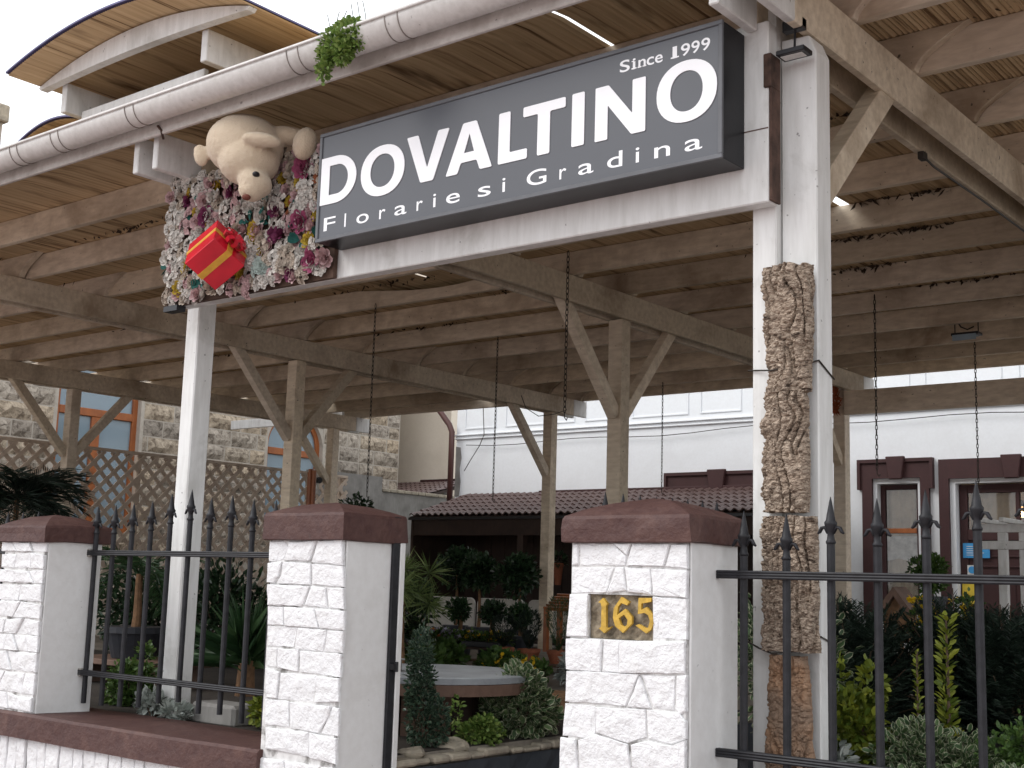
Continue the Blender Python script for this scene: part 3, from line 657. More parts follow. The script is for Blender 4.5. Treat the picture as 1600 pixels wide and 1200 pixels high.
def fence(name, label, xs, y, zbot, zrails, tips, ends, bracket=None):
    f = thing(name, label, 'fence', (xs[0], y, 0.7), 'wrought iron fence panels')
    bm_ = bar_meshes(zbot, 1.86)
    for x, t in zip(xs, tips):
        d = t-2.045
        b = link('bar', bm_, f, Vector((x, y, d))-f.location)
        link('finial', FIN, b, (0, 0, 1.86)).rotation_euler.z = 0
    for z in zrails: part('rail', rail_mb(ends[0], ends[1], z, y-0.02), IRON, f)
    if bracket:
        for z in zrails: part('bracket', MB().box(bracket-0.02, bracket+0.015, y-0.035, y+0.005, z-0.025, z+0.025), m_bracket, f, 0.003)
    return f
m_bracket = m_plain('bare_steel_bracket', (0.35, 0.33, 0.30, 1), 0.5, 0.4, 0.3, 20)
fence('iron_fence', 'black iron fence panel with spear tips on the left burgundy coping', [-7.29+0.191*k for k in range(10)], 4.83, 0.80, (1.725, 0.975),
      [2.03,2.03,2.04,2.05,2.09,2.11,2.06,2.07,2.04,2.03], (-7.325, -5.22), -7.315)
fence('iron_fence', 'black iron fence panel with spear tips in front of the right post', [-2.58+0.191*k for k in range(15)], 4.75, 0.80, (1.668, 0.955),
      [1.93,1.915,1.98,1.97,2.0,2.03,2.04,2.05,2.05,2.04,2.03,2.0,1.98,1.95,1.93], (-2.688, 0.2), None)
fence('iron_fence', 'iron fence spear tips rising behind the far left pillar', [-8.94+0.191*k for k in range(6)], 4.83, 0.80, (1.725, 0.975), [2.0]*6, (-9.1, -7.82), None)
gl = thing('gate_leaf', 'open iron gate leaf whose spear tips show over the numbered pillar', 'gate', (-3.46, 5.02, 0.2))
for k in range(8):
    b = link('bar', bar_meshes(0.3, 1.86) if k == 0 else bpy.data.meshes['bar.003'] if 'bar.003' in bpy.data.meshes else bar_meshes(0.3, 1.86), gl, Vector((-3.46, 5.02+0.15*k, 0.0+0.004*k))-gl.location)
    fo = link('finial', FIN, b, (0, 0, 1.86)); fo.rotation_euler.z = R(90)
for z in (1.7, 0.5): part('rail', MB().box(-3.475, -3.445, 4.98, 6.15, z-0.02, z+0.02), IRON, gl)
ga = thing('gate_strip', 'black steel gate strip with latch fixed to the middle pillar', 'gate strip', (-4.655, 4.88, 0.0))
part('strip', MB().box(-4.666, -4.648, 4.835, 4.885, 0.1, 1.93), IRON, ga, 0.003)
part('hinge', MB().box(-4.66, -4.622, 4.84, 4.87, 1.155, 1.185).lathe([(0.012,0),(0.012,0.05)], (-4.63,4.87,1.145), 8), IRON, ga, 0.002)
part('jamb_edge', MB().box(-4.668, -4.646, 4.888, 4.925, 0.1, 1.80), PLASTER, ga, 0.004)

# ------------------------------------------------------------------ shop sign
sg = thing('shop_sign', 'long slate grey lightbox shop sign with white lettering on the white header board', 'sign', (-4.03, 4.98, 3.5))
SY = 4.81
QUAD = [(-5.345, 3.485), (-2.722, 3.492), (-2.722, 4.140), (-5.345, 4.128)]
part('casing', MB().prism([(p[0]+(0.002 if p[0] < -4 else -0.002), p[1]+(0.002 if p[1] < 3.8 else -0.002)) for p in QUAD], 'y', SY+0.012, 5.015), SIGN_SIDE, sg, 0.003)
part('face_panel', MB().prism([(-5.325, 3.505), (-2.742, 3.512), (-2.742, 4.120), (-5.325, 4.108)], 'y', SY+0.004, SY+0.011), SIGN_FACE, sg)
fr = 0.021
for i in range(4):
    a, b = QUAD[i], QUAD[(i+1) % 4]; c = (sum(p[0] for p in QUAD)/4, sum(p[1] for p in QUAD)/4)
    if i % 2 == 0:
        s = fr if i == 0 else -fr
        poly = [a, b, (b[0], b[1]+s), (a[0], a[1]+s)]
    else:
        s = -fr if i == 1 else fr
        poly = [(a[0], a[1]+(fr if i == 1 else -fr)), (b[0], b[1]-(fr if i == 1 else -fr)), (b[0]+s, b[1]-(fr if i == 1 else -fr)), (a[0]+s, a[1]+(fr if i == 1 else -fr))]
    part('frame', MB().prism(poly, 'y', SY-0.004, SY+0.0115), SIGN_FRAME, sg, 0.002)

def glyph_mesh(ch, offset):
    cu = bpy.data.curves.new('g', 'FONT'); cu.body = ch; cu.size = 1; cu.offset = offset; cu.fill_mode = 'FRONT'; cu.resolution_u = 8
    o = bpy.data.objects.new('g', cu); COL.objects.link(o)
    dg = bpy.context.evaluated_depsgraph_get(); me = bpy.data.meshes.new_from_object(o.evaluated_get(dg))
    bpy.data.objects.remove(o); bpy.data.curves.remove(cu)
    v = np.array([p.co[:2] for p in me.vertices]); f = [tuple(p.vertices) for p in me.polygons]
    bpy.data.meshes.remove(me); return v, f
def slab_glyph(mb, ch, x0, x1, z0, z1=None, scale=None, offset=0.0, y=SY+0.0028, shear=0.0):
    v, f = glyph_mesh(ch, offset); lo = v.min(0); hi = v.max(0)
    sx = (x1-x0)/max(1e-6, hi[0]-lo[0])
    if z1 is not None: sz = (z1-z0)/(hi[1]-lo[1]); zz = z0+(v[:,1]-lo[1])*sz
    else: zz = z0+v[:,1]*scale
    xx = x0+(v[:,0]-lo[0])*sx+shear*(zz-z0)
    mb.add([(a, y, b) for a, b in zip(xx, zz)], f)
def poly_letter(outs):
    me = curve_plate('letter', outs, SY-0.0005, 0.004, 0); me.materials.append(LETTER); link('letter', me, sg)
def ell(cx, cz, rx, rz, n=40, p=2.0, a0=0, a1=2*math.pi):
    out = []
    for k in range(n):
        t = a0+(a1-a0)*k/n; c, s_ = math.cos(t), math.sin(t)
        out.append((cx+rx*math.copysign(abs(c)**(2/p), c), cz+rz*math.copysign(abs(s_)**(2/p), s_)))
    return out
def rounded(poly, r=0.010, n=4):
    out = []; m = len(poly)
    for i in range(m):
        p0, p1, p2 = Vector(poly[i-1]), Vector(poly[i]), Vector(poly[(i+1) % m])
        d0 = (p0-p1); d1 = (p2-p1); rr_ = min(r, d0.length*0.4, d1.length*0.4)
        a = p1+d0.normalized()*rr_; b = p1+d1.normalized()*rr_
        for k in range(n+1):
            t = k/n; out.append(tuple((a*(1-t)**2+p1*2*t*(1-t)+b*t*t)))
    return out
ZB, ZT = 3.699, 3.968; SW = 0.070
def dshape(x0, x1, z0, z1):
    cz = (z0+z1)/2; xm = x0+(x1-x0)*0.42; o = [(x0, z0), (x0, z1)]
    o += [(xm+(x1-xm)*math.sin(math.pi*k/20), cz+(z1-cz)*math.cos(math.pi*k/20)) for k in range(21)]
    return o
poly_letter([dshape(-5.323, -5.036, ZB, ZT+0.008), dshape(-5.323+SW, -5.036-SW*0.95, ZB+0.052, ZT-0.044)])
poly_letter([ell(-4.833, 3.822, 0.166, 0.144, p=2.15), ell(-4.833, 3.822, 0.092, 0.094, p=2.1)])
poly_letter([rounded([(-4.655,ZT),(-4.572,ZT),(-4.500,3.775),(-4.428,ZT),(-4.350,ZT-0.002),(-4.455,ZB),(-4.545,ZB)])])
poly_letter([rounded([(-4.365,ZB),(-4.254,ZT),(-4.163,ZT),(-4.051,ZB),(-4.132,ZB),(-4.155,3.755),(-4.262,3.755),(-4.285,ZB)]), [(-4.243,3.805),(-4.174,3.805),(-4.208,3.905)]])
poly_letter([rounded([(-4.012,ZB),(-4.012,ZT),(-3.938,ZT),(-3.938,ZB+0.052),(-3.826,ZB+0.052),(-3.826,ZB)])])
poly_letter([rounded([(-3.855,ZT),(-3.592,ZT),(-3.592,ZT-0.052),(-3.686,ZT-0.052),(-3.686,ZB),(-3.762,ZB),(-3.762,ZT-0.052),(-3.855,ZT-0.052)])])
poly_letter([rounded([(-3.552,ZB+0.002),(-3.552,ZT+0.002),(-3.478,ZT+0.002),(-3.478,ZB+0.002)])])
poly_letter([rounded([(-3.414,ZB),(-3.414,ZT),(-3.338,ZT),(-3.202,3.800),(-3.202,ZT-0.003),(-3.129,ZT-0.003),(-3.129,ZB),(-3.206,ZB),(-3.342,3.868),(-3.342,ZB)], 0.007)])
poly_letter([ell(-2.909, 3.843, 0.159, 0.147, p=2.15), ell(-2.909, 3.843, 0.086, 0.097, p=2.1)])
xs_ = [-5.283,-5.189,-5.116,-5.104,-5.02,-4.925,-4.844,-4.798,-4.729,-4.64,-4.567,-4.523,-4.447,-4.432,-4.357,-4.263,-4.14,-4.055,-3.978,-3.963,-3.824,-3.701,-3.622,-3.581,-3.509,-3.42,-3.341,-3.255,-3.179,-3.163,-3.079,-2.994,-2.917,-2.826]
for i, ch in enumerate('FlorariesiGradina'):
    z = 3.545+0.011*i/16; tl = MB(); e_ = 0.002 if ch == 'i' else 0
    slab_glyph(tl, ch, xs_[2*i]-e_, xs_[2*i+1]+e_, z, None, 0.112, 0.004); part('letter', tl, LETTER, sg, fix=False)
xs_ = [-3.278,-3.221,-3.211,-3.183,-3.173,-3.132,-3.127,-3.086,-3.081,-3.039,-2.995,-2.951,-2.941,-2.893,-2.886,-2.842,-2.834,-2.788]
for i, ch in enumerate('Since1999'):
    x0, x1 = xs_[2*i], xs_[2*i+1]; ts = MB()
    if ch in 'i1':
        c = (x0+x1)/2; slab_glyph(ts, ch, c-(0.008 if ch == 'i' else 0.013), c+(0.008 if ch == 'i' else 0.011), 4.017, None, 0.082, 0.012)
        ts.box(x0, x1, SY+0.0022, SY+0.0026, 4.017, 4.0235)
        if ch == 'i': ts.box(x0, c, SY+0.0022, SY+0.0026, 4.054, 4.059)
    else:
        slab_glyph(ts, ch, x0, x1, 4.017, None, 0.082, 0.012)
        if ch == 'n':
            for xa in (x0-0.004, x1-0.018): ts.box(xa, xa+0.022, SY+0.0022, SY+0.0026, 4.017, 4.0225)
    part('letter', ts, LETTER, sg, fix=False)

# ------------------------------------------------------------------ flower panel, teddy bear, gift box
fp = thing('flower_display', 'square panel of faded artificial flowers left of the shop sign', 'flower display', (-6.15, 4.98, 3.3))
part('backing', MB().box(-6.94, -5.37, 4.985, 5.015, 3.325, 4.17), m_plain('brown_mesh_backing', (0.09, 0.055, 0.04, 1), 0.9, 0, 0.5, 10), fp)
def petal_mat(n, c, v=0.25): return m_plain(n, c, 0.75, 0, v, 30, 0.2, 0.1)
FM = {'white': petal_mat('dusty_white_petal', (0.52, 0.49, 0.45, 1), 0.35), 'pinkish': petal_mat('faded_pink_petal', (0.46, 0.31, 0.31, 1)), 'pink': petal_mat('magenta_petal', (0.27, 0.06, 0.12, 1)),
      'plum': petal_mat('plum_petal', (0.14, 0.025, 0.07, 1)), 'teal': petal_mat('teal_leaf', (0.02, 0.10, 0.085, 1)), 'mint': petal_mat('mint_petal', (0.32, 0.38, 0.35, 1)), 'yellow': petal_mat('dull_yellow_petal', (0.42, 0.30, 0.04, 1)),
      'beige': petal_mat('dusty_beige_petal', (0.40, 0.34, 0.28, 1), 0.35), 'rust': petal_mat('rust_petal', (0.22, 0.07, 0.03, 1))}
def flower_mb(kind, rr):
    mb = MB()
    def petal(p, d, s, L, W, cup):
        d = d.normalized(); s = s.normalized(); n_ = d.cross(s)
        mb.add([p, p+d*L*0.35+s*W*0.42+n_*cup, p+d*L*0.75+s*W*0.5+n_*cup*1.2, p+d*L*1.0+s*W*0.2+n_*cup*0.5, p+d*L*1.0-s*W*0.2+n_*cup*0.5, p+d*L*0.75-s*W*0.5+n_*cup*1.2, p+d*L*0.35-s*W*0.42+n_*cup, p+d*L*0.6-n_*0.003],
               [(0,1,7),(1,2,7),(2,3,7),(3,4,7),(4,5,7),(5,6,7),(6,0,7)])
    if kind == 'rose':
        for ring, (r0, L, tilt, m) in enumerate(((0.0, 0.030, 0.25, 5), (0.008, 0.036, 0.7, 6), (0.012, 0.044, 1.15, 7))):
            for k in range(m):
                t = 2*math.pi*k/m+ring*0.5+rr.uniform(-0.2, 0.2)
                o = Vector((math.cos(t), 0, math.sin(t))); d = o*math.sin(tilt)+Vector((0,-1,0))*math.cos(tilt)
                petal(o*r0, d, Vector((-math.sin(t), 0, math.cos(t))), L, 0.036, 0.006)
    elif kind == 'cluster':
        for q in range(15):
            a = rr.uniform(0, 2*math.pi); r = 0.046*math.sqrt(rr.random()); c = Vector((r*math.cos(a), -0.026+8*r*r*1.1, r*math.sin(a)))
            nrm = (Vector((0,-1,0))+Vector((math.cos(a),0,math.sin(a)))*r*16).normalized(); s1 = nrm.cross(Vector((0,0,1))); s1.normalize(); s2 = nrm.cross(s1); ph = rr.uniform(0, 1.5)
            for k in range(4):
                t = ph+math.pi/2*k; d = s1*math.cos(t)+s2*math.sin(t); petal(c, d+nrm*0.25, nrm.cross(d), 0.019, 0.019, 0.002)
    elif kind == 'bloom':
        for ring, (L, tilt, m) in enumerate(((0.042, 1.25, 8), (0.032, 0.8, 7), (0.022, 0.35, 5))):
            for k in range(m):
                t = 2*math.pi*k/m+ring*0.4; o = Vector((math.cos(t),0,math.sin(t))); d = o*math.sin(tilt)+Vector((0,-1,0))*math.cos(tilt)
                petal(o*0.004, d, Vector((-math.sin(t),0,math.cos(t))), L, 0.026, 0.005)
    else:
        for k in range(5):
            t = rr.uniform(0, 6.28); o = Vector((math.cos(t),0,math.sin(t))); d = o*0.9+Vector((0,-0.45,0)); petal(o*0.004, d, Vector((-math.sin(t),0,math.cos(t))), 0.055, 0.030, 0.004)
    return mb
fr_ = random.Random(17); FMESH = {}
def fmesh(kind, col):
    key = (kind, col, fr_.randrange(2))
    if key not in FMESH: FMESH[key] = mesh('flower', flower_mb(kind, fr_), FM[col], fix=False)
    return FMESH[key]
pal = [('cluster','white')]*11+[('bloom','white')]*3+[('cluster','beige')]*6+[('rose','white')]*2+[('rose','beige')]*3+[('rose','pinkish')]*4+[('cluster','pinkish')]*2+[('leaf','teal')]+[('cluster','pinkish')]*2+[('rose','pinkish')]*2+[('rose','plum')]+[('bloom','yellow')]+[('leaf','rust')]
spots = []
for j in range(12):
    for i in range(23):
        spots.append((-6.93+1.545*(i+0.5*(j % 2)+0.25)/23.3+fr_.uniform(-0.02, 0.02), 3.335+0.825*(j+0.5)/12+fr_.uniform(-0.02, 0.02)))
special = {(-5.62,4.02):('rose','pink',1.6),(-5.50,3.44):('rose','pink',1.7),(-5.63,3.69):('rose','pink',1.5),(-6.52,3.86):('rose','plum',1.5),(-5.98,3.86):('leaf','teal',1.6),(-5.66,3.74):('leaf','teal',1.7),(-6.75,3.42):('bloom','yellow',1.4),(-6.70,3.55):('bloom','yellow',1.5),(-6.62,4.05):('leaf','teal',1.3),
           (-5.95,3.44):('cluster','mint',1.6),(-6.72,4.06):('bloom','yellow',1.2),(-5.85,3.80):('rose','plum',1.3),(-6.92,3.58):('leaf','teal',1.2),(-5.55,3.56):('bloom','yellow',1.3)}
for (x, z), (k, c, sc) in special.items():
    o = link('flower', fmesh(k, c), fp, Vector((x, 4.955, z))-fp.location); o.scale = (sc,)*3; o.rotation_euler = (fr_.uniform(-.3,.3), fr_.uniform(0,6), fr_.uniform(-.3,.3))
for x, z in spots:
    if x < -6.90 and z > 4.12: continue
    k, c = fr_.choice(pal); o = link('flower', fmesh(k, c), fp, Vector((x, 4.972-fr_.uniform(0, 0.02), z))-fp.location)
    s = fr_.uniform(0.85, 1.35); o.scale = (s, s, s); o.rotation_euler = (fr_.uniform(-0.35, 0.35), fr_.uniform(0, 6.28), fr_.uniform(-0.35, 0.35))
part('dark_ledge', MB().box(-6.92, -6.78, 4.95, 5.02, 3.285, 3.320), BLACK, fp)

tb = thing('teddy_bear', 'big cream plush teddy bear hanging head down over the flower panel', 'teddy bear', (-5.93, 4.75, 4.1))
def rot(ax, ay, az): return Matrix.Rotation(az, 3, 'Z') @ Matrix.Rotation(ay, 3, 'Y') @ Matrix.Rotation(ax, 3, 'X')
b = MB(); RZ = R(38.7)
b.ball((-5.956, 4.76, 4.165), (0.235, 0.20, 0.192), 24, 16, rot(0, R(6), RZ))
b.ball((-5.895, 4.745, 4.06), (0.185, 0.17, 0.155), 20, 12, rot(0, 0, RZ))
b.ball((-5.815, 4.735, 3.905), (0.108, 0.105, 0.085), 18, 12, rot(0, R(25), RZ))
b.ball((-5.812, 4.715, 3.855), (0.080, 0.08, 0.070), 18, 12, rot(0, 0, RZ))
b.ball((-6.175, 4.605, 4.105), (0.045, 0.035, 0.072), 14, 10, rot(0, R(-14), RZ))
b.ball((-5.700, 4.672, 4.128), (0.122, 0.055, 0.042), 16, 10, rot(0, R(7), RZ))
b.ball((-5.74, 4.93, 4.235), (0.15, 0.07, 0.055), 14, 10, rot(0, R(10), RZ))
b.ball((-5.585, 4.905, 4.150), (0.074, 0.07, 0.102), 16, 12, rot(0, R(12), RZ))
b.ball((-5.98, 4.90, 4.24), (0.20, 0.08, 0.10), 16, 12)
tbo = part('body', b, PLUSH, tb, smooth=True)
rm = tbo.modifiers.new('remesh', 'REMESH'); rm.mode = 'VOXEL'; rm.voxel_size = 0.011; rm.use_smooth_shade = True
sm = tbo.modifiers.new('smooth', 'SMOOTH'); sm.factor = 0.5; sm.iterations = 6
tx = bpy.data.textures.new('plush_clouds', 'CLOUDS'); tx.noise_scale = 0.016
dm = tbo.modifiers.new('fur', 'DISPLACE'); dm.texture = tx; dm.strength = 0.008; dm.texture_coords = 'LOCAL'
part('eye', MB().ball((-5.740, 4.680, 3.926), (0.022, 0.034, 0.018), 12, 8, rot(0, 0, RZ)), BLACK, tb, smooth=True)
part('nose', MB().ball((-5.797, 4.665, 3.795), (0.026, 0.024, 0.018), 12, 8, rot(0, 0, RZ)), m_plain('brown_felt_nose', (0.15, 0.045, 0.03, 1), 0.8), tb, smooth=True)

gb = thing('gift_box', 'shiny red gift box with a yellow ribbon hung on the flower panel', 'gift box', (-6.17, 4.80, 3.54))
# cube edges in the camera's frame, made orthonormal
A = np.array([[51, 31, 22.], [15, -37, 54.], [45, -43, -26.]]).T
U, S_, Vt = np.linalg.svd(A/67); Q = U @ Vt
camM = np.array([[r3.x, r3.y, r3.z], [u3.x, u3.y, u3.z], [-f2.x, -f2.y, -f2.z]])
ax = [Vector((camM.T @ Q[:, i]).tolist()) for i in range(3)]
GC = Vector((-6.20, 4.79, 3.53)); hs = 0.125
def gp(a, b_, c): return GC+ax[0]*a+ax[1]*b_+ax[2]*c
def obox(mb, a, b_, c):
    mb.add([gp(x, y, z) for z in c for y in b_ for x in a], [(0,2,3,1),(4,5,7,6),(0,1,5,4),(2,6,7,3),(0,4,6,2),(1,3,7,5)]); return mb
part('box', obox(MB(), (-hs,hs), (-hs,hs), (-hs,hs)), RED_FOIL, gb, 0.004)
e = hs+0.002; w = 0.020
obr = MB(); obox(obr, (-e,e), (-w,w), (-e,e)); part('ribbon', obr, GOLD_RIB, gb)
obr = MB(); obox(obr, (-e-0.001,e+0.001), (-e-0.001,e+0.001), (-w,w)); part('ribbon', obr, GOLD_RIB, gb)
bow = MB(); bc = GC+ax[0]*(hs+0.015)
for k in range(9):
    t = 2*math.pi*k/9; d = ax[1]*math.cos(t)+ax[2]*math.sin(t); s = ax[0].cross(d)
    pts = [bc, bc+d*0.045+ax[0]*0.045, bc+d*0.085+ax[0]*0.030, bc+d*0.075-ax[0]*0.002, bc+d*0.02]
    V = []; 
    for p in pts: V += [p-s*0.013, p+s*0.013]
    bow.add(V, [(2*i, 2*i+1, 2*i+3, 2*i+2) for i in range(4)])
part('bow', bow, RED_RIB, gb)

# ------------------------------------------------------------------ cork bark slabs on the right post
def cork(label, cx, z0, z1, w0, w1, mat, seed, depth=0.075, amp=1.0):
    mb = MB(); NU, NV = 72, max(30, int((z1-z0)/0.0062))
    for j in range(NV+1):
        v = j/NV; z = z0+(z1-z0)*v; hw = (w0+(w1-w0)*v)/2*(1+0.05*noise.noise(Vector((0, seed, z*7))))
        for i in range(NU+1):
            u = -1+2*i/NU; t = u*math.pi/2
            x = cx+hw*math.sin(t); y = 5.118-depth*max(0, math.cos(t))**0.6
            wq = noise.noise(Vector((x*9, seed*3.1, z*7))); wz = noise.noise(Vector((x*12, seed*1.7+4, z*9)))
            ridge = noise.noise(Vector((x*24+wq*1.1, seed, z*2.6)))                     # long vertical furrows
            dv = noise.voronoi(Vector((x*24+wq*0.9, seed*2.3, z*36+wz*1.6)))[0]; plate = min(1.0, (dv[1]-dv[0])/0.30)
            dv2 = noise.voronoi(Vector((x*62+wq*2, seed*5.1, z*80+wz*3)))[0]; chip = min(1.0, (dv2[1]-dv2[0])/0.35)
            lump = noise.noise(Vector((x*8, seed+9, z*10)))
            h = 0.012*plate+0.004*chip+0.018*lump+0.004*noise.noise(Vector((x*120, seed+1, z*110)))
            fur = abs(ridge); h -= 0.024*max(0.0, 1-fur/0.13)
            pit = noise.noise(Vector((x*48, seed+2, z*44)))
            if pit > 0.42: h -= 0.05*(pit-0.42)
            edge = 1 if abs(u) < 0.97 else 0.4
            ez = 0.012*noise.noise(Vector((x*30, seed, 7))) if j in (0, NV) else 0
            mb.v.append((x+h*0.5*math.sin(t)*amp, y-h*amp*edge, z+ez))
    n = NU+1
    for j in range(NV):
        for i in range(NU): mb.f.append((j*n+i, j*n+i+1, (j+1)*n+i+1, (j+1)*n+i))
    a = len(mb.v)
    for j in (0, NV):
        for i in range(NU+1):
            u = -1+2*i/NU; mb.v.append((mb.v[j*n+i][0], 5.123, mb.v[j*n+i][2]))
    for i in range(NU):
        mb.f.append((i, a+i, a+i+1, i+1)); mb.f.append((NV*n+i, NV*n+i+1, a+n+i+1, a+n+i))
    return single('cork_bark', mb, mat, label, 'cork bark', (cx, 5.12, z0), 'cork bark slabs up the right post', smooth=False)
cork('topmost deeply furrowed cork bark slab on the right post', -2.545, 2.465, 3.035, 0.185, 0.235, BARK, 1.7)
cork('second cork bark slab from the top on the right post', -2.565, 1.945, 2.475, 0.205, 0.200, BARK, 4.3)
cork('third cork bark slab on the post, crossed by the upper fence rail', -2.545, 1.355, 1.925, 0.250, 0.235, BARK, 7.9)
cork('smooth orange cork bark slab lowest on the post behind the fence', -2.555, 0.72, 1.335, 0.225, 0.165, BARK2, 9.4, 0.06, 0.75)

# ------------------------------------------------------------------ lamps, camera, chains
fl = thing('floodlight', 'small black floodlight hung at the top of the right front post', 'floodlight', (-2.51, 5.10, 4.02))
part('housing', MB().box(-2.575, -2.435, 5.03, 5.12, 4.005, 4.03), BLACK, fl, 0.004)
part('glass', MB().box(-2.56, -2.455, 5.05, 5.10, 4.002, 4.0045), WHITE_PLASTIC, fl)
part('bracket', MB().tube([(-2.51, 5.09, 4.045), (-2.51, 5.10, 4.16)], 0.006, 6).box(-2.57, -2.47, 5.09, 5.13, 4.14, 4.19), BLACK, fl)
fl = thing('floodlight', 'slim floodlight with a bluish glass under the joists at right', 'floodlight', (-4.52, 13.06, 4.30))
part('housing', MB().box(-4.66, -4.38, 12.98, 13.12, 4.27, 4.30), BLACK, fl, 0.005)
part('glass', MB().box(-4.64, -4.40, 12.965, 12.979, 4.215, 4.275).box(-4.63,-4.41,12.98,13.10,4.262,4.268), LED, fl)
part('bracket', MB().tube([(-4.64,13.05,4.30),(-4.64,13.05,4.42)], 0.006, 6).tube([(-4.40,13.05,4.30),(-4.40,13.05,4.42)], 0.006, 6).tube([(-4.6,13.02,4.42),(-4.56,13.0,4.36),(-4.5,13.02,4.33),(-4.44,13.04,4.36)],0.008,6), BLACK, fl)
sc = thing('security_camera', 'white security camera on the far post behind the middle of the lattice', 'camera', (-16.2, 14.98, 3.28))
part('body', MB().tube([(-16.30,14.95,3.27),(-16.02,14.80,3.24)], 0.055, 10).tube([(-16.02,14.80,3.24),(-15.99,14.785,3.237)], 0.04, 10), BLACK, sc)
part('mount', MB().box(-16.38,-16.26,14.96,15.03,3.02,3.42).tube([(-16.30,14.98,3.42),(-16.30,14.93,3.28)],0.03,8), WHITE_PLASTIC, sc, 0.01)
def chain(label, x, y, zb, r=0.009):
    mb = MB(); z = 4.42; k = 0; step = 0.046
    while z > zb:
        h = step*0.66; pts = []
        for q in range(9):
            t = 2*math.pi*q/8; a = r*1.1*math.cos(t); c = h*math.sin(t)
            pts.append((x+a, y, z-h+c) if k % 2 else (x, y+a, z-h+c))
        mb.tube(pts, 0.0042, 4, cap=False); z -= step; k += 1
    mb.tube([(x, y, z), (x, y, z-0.05), (x+0.02, y, z-0.075), (x+0.03, y, z-0.05)], 0.005, 5)
    return single('hanging_chain', mb, CHAIN_M, label, 'chain', (x, y, 4.42), 'chains hanging from the joists')
chain('thin chain hanging right of the middle lattice post, ending over the grey wall', -9.24, 9.19, 2.53)
chain('thin chain hanging before the tiled lean-to, ending over its tiles', -9.20, 11.13, 2.62)
chain('short thick chain hanging from the joists beside the braced post', -6.32, 8.55, 3.07, 0.012)
chain('thin chain hanging between the braced post and the cork bark post', -9.36, 14.92, 2.98)
chain('long chain hanging just above the narrow house window', -4.81, 11.40, 2.81)
chain('long chain hanging above the house door at right', -4.77, 14.02, 2.9)
wr = MB()
rw_ = random.Random(4)
for k in range(160):
    t = rw_.uniform(0, 6.28); c = Vector((-6.83+0.02*math.cos(t), 14.93, 4.03+0.17*math.sin(t)))
    d = Vector((rw_.uniform(-1,1), rw_.uniform(-0.8,0.1), rw_.uniform(-1,1)))*0.11; s = d.cross(Vector((0,1,0.3))).normalized()*0.012
    wr.add([c-s, c+d, c+s], [(0,1,2)])
single('dried_wreath', wr, m_plain('rust_dried_twigs', (0.33, 0.09, 0.035, 1), 0.9, 0, 0.4), 'rust red dried wreath on the far post beside the cork bark post', 'wreath', (-6.83, 14.93, 4.0))
wire = MB().tube([(-2.76,5.118,2.585),(-2.70,5.112,2.58),(-2.60,5.03,2.56),(-2.50,5.10,2.58),(-2.45,5.165,2.61),(-2.438,5.165,2.612),(-2.438,5.32,2.55)], 0.004, 5)
single('binding_wire', wire, CHAIN_M, 'thin wire tied round the right post across the top bark slab', 'wire', (-2.6, 5.1, 2.6))
wire = MB().tube([(-2.76,5.115,1.385),(-2.70,5.110,1.36),(-2.60,5.03,1.345),(-2.50,5.10,1.36),(-2.438,5.165,1.42),(-2.438,5.32,1.38)], 0.004, 5)
single('binding_wire', wire, CHAIN_M, 'thin wire tied round the right post above the orange bark slab', 'wire', (-2.6, 5.1, 1.38))

# ------------------------------------------------------------------ white house behind the garden
def cells(mb_fn, a0, a1, b0, b1, holes):
    """rectangles of a wall with rectangular holes"""
    A = sorted({a0, a1, *[h[0] for h in holes], *[h[1] for h in holes]}); B = sorted({b0, b1, *[h[2] for h in holes], *[h[3] for h in holes]})
    for i in range(len(A)-1):
        j = 0
        while j < len(B)-1:
            c = ((A[i]+A[i+1])/2, (B[j]+B[j+1])/2)
            if any(h[0] < c[0] < h[1] and h[2] < c[1] < h[3] for h in holes): j += 1; continue
            k = j
            while k+1 < len(B)-1 and not any(h[0] < c[0] < h[1] and h[2] < (B[k+1]+B[k+2])/2 < h[3] for h in holes): k += 1
            mb_fn(A[i], A[i+1], B[j], B[k+1]); j = k+1
hs_ = thing('white_house', 'white rendered house with burgundy window surrounds behind the pergola', 'house', (-6, 18, 0.7))
HY = 18.0
wm = MB(); holes = [(-7.60,-6.99,1.35,3.21), (-6.45,-4.83,0.72,3.19), (-10.80,-9.62,1.35,3.19)]
cells(lambda a, b, c, d: wm.box(a, b, HY, HY+0.35, c, d), -15.8, 5.0, 0.6, 7.2, holes)
wm.box(-15.8, -15.45, HY+0.35, 27, 0.6, 7.2)
part('wall', wm, HOUSE_WHITE, hs_)
part('inner_wall', MB().box(-15.4, 5, HY+1.9, HY+2.0, 0.6, 7), m_plain('dim_room_wall', (0.35, 0.27, 0.19, 1), 0.9), hs_)
mo = MB().box(-15.82, 5, HY-0.035, HY-0.003, 4.245, 4.275).box(-15.82, 5, HY-0.05, HY-0.003, 4.31, 4.34).box(-15.82, 5, HY-0.02, HY-0.003, 4.278, 4.307)
part('moulding', mo, HOUSE_WHITE, hs_, 0.008)
x = -15.6; k = 0
while x < 4.5:
    w = (0.75, 1.55, 0.75, 1.1)[k % 4]
    fr4 = MB()
    for (a, b, c, d) in ((x, x+w, 4.43, 4.45), (x, x+w, 4.86, 4.88), (x, x+0.02, 4.45, 4.86), (x+w-0.02, x+w, 4.45, 4.86)): fr4.box(a, b, HY-0.016, HY-0.002, c, d)
    part('frieze_panel', fr4, HOUSE_WHITE, hs_); x += w+0.22; k += 1
part('render_damage', MB().prism([(-15.80,3.2),(-15.69,3.2),(-15.665,3.45),(-15.70,3.7),(-15.66,3.9),(-15.69,4.1),(-15.80,4.12)], 'y', HY-0.012, HY-0.002), CONCRETE, hs_)
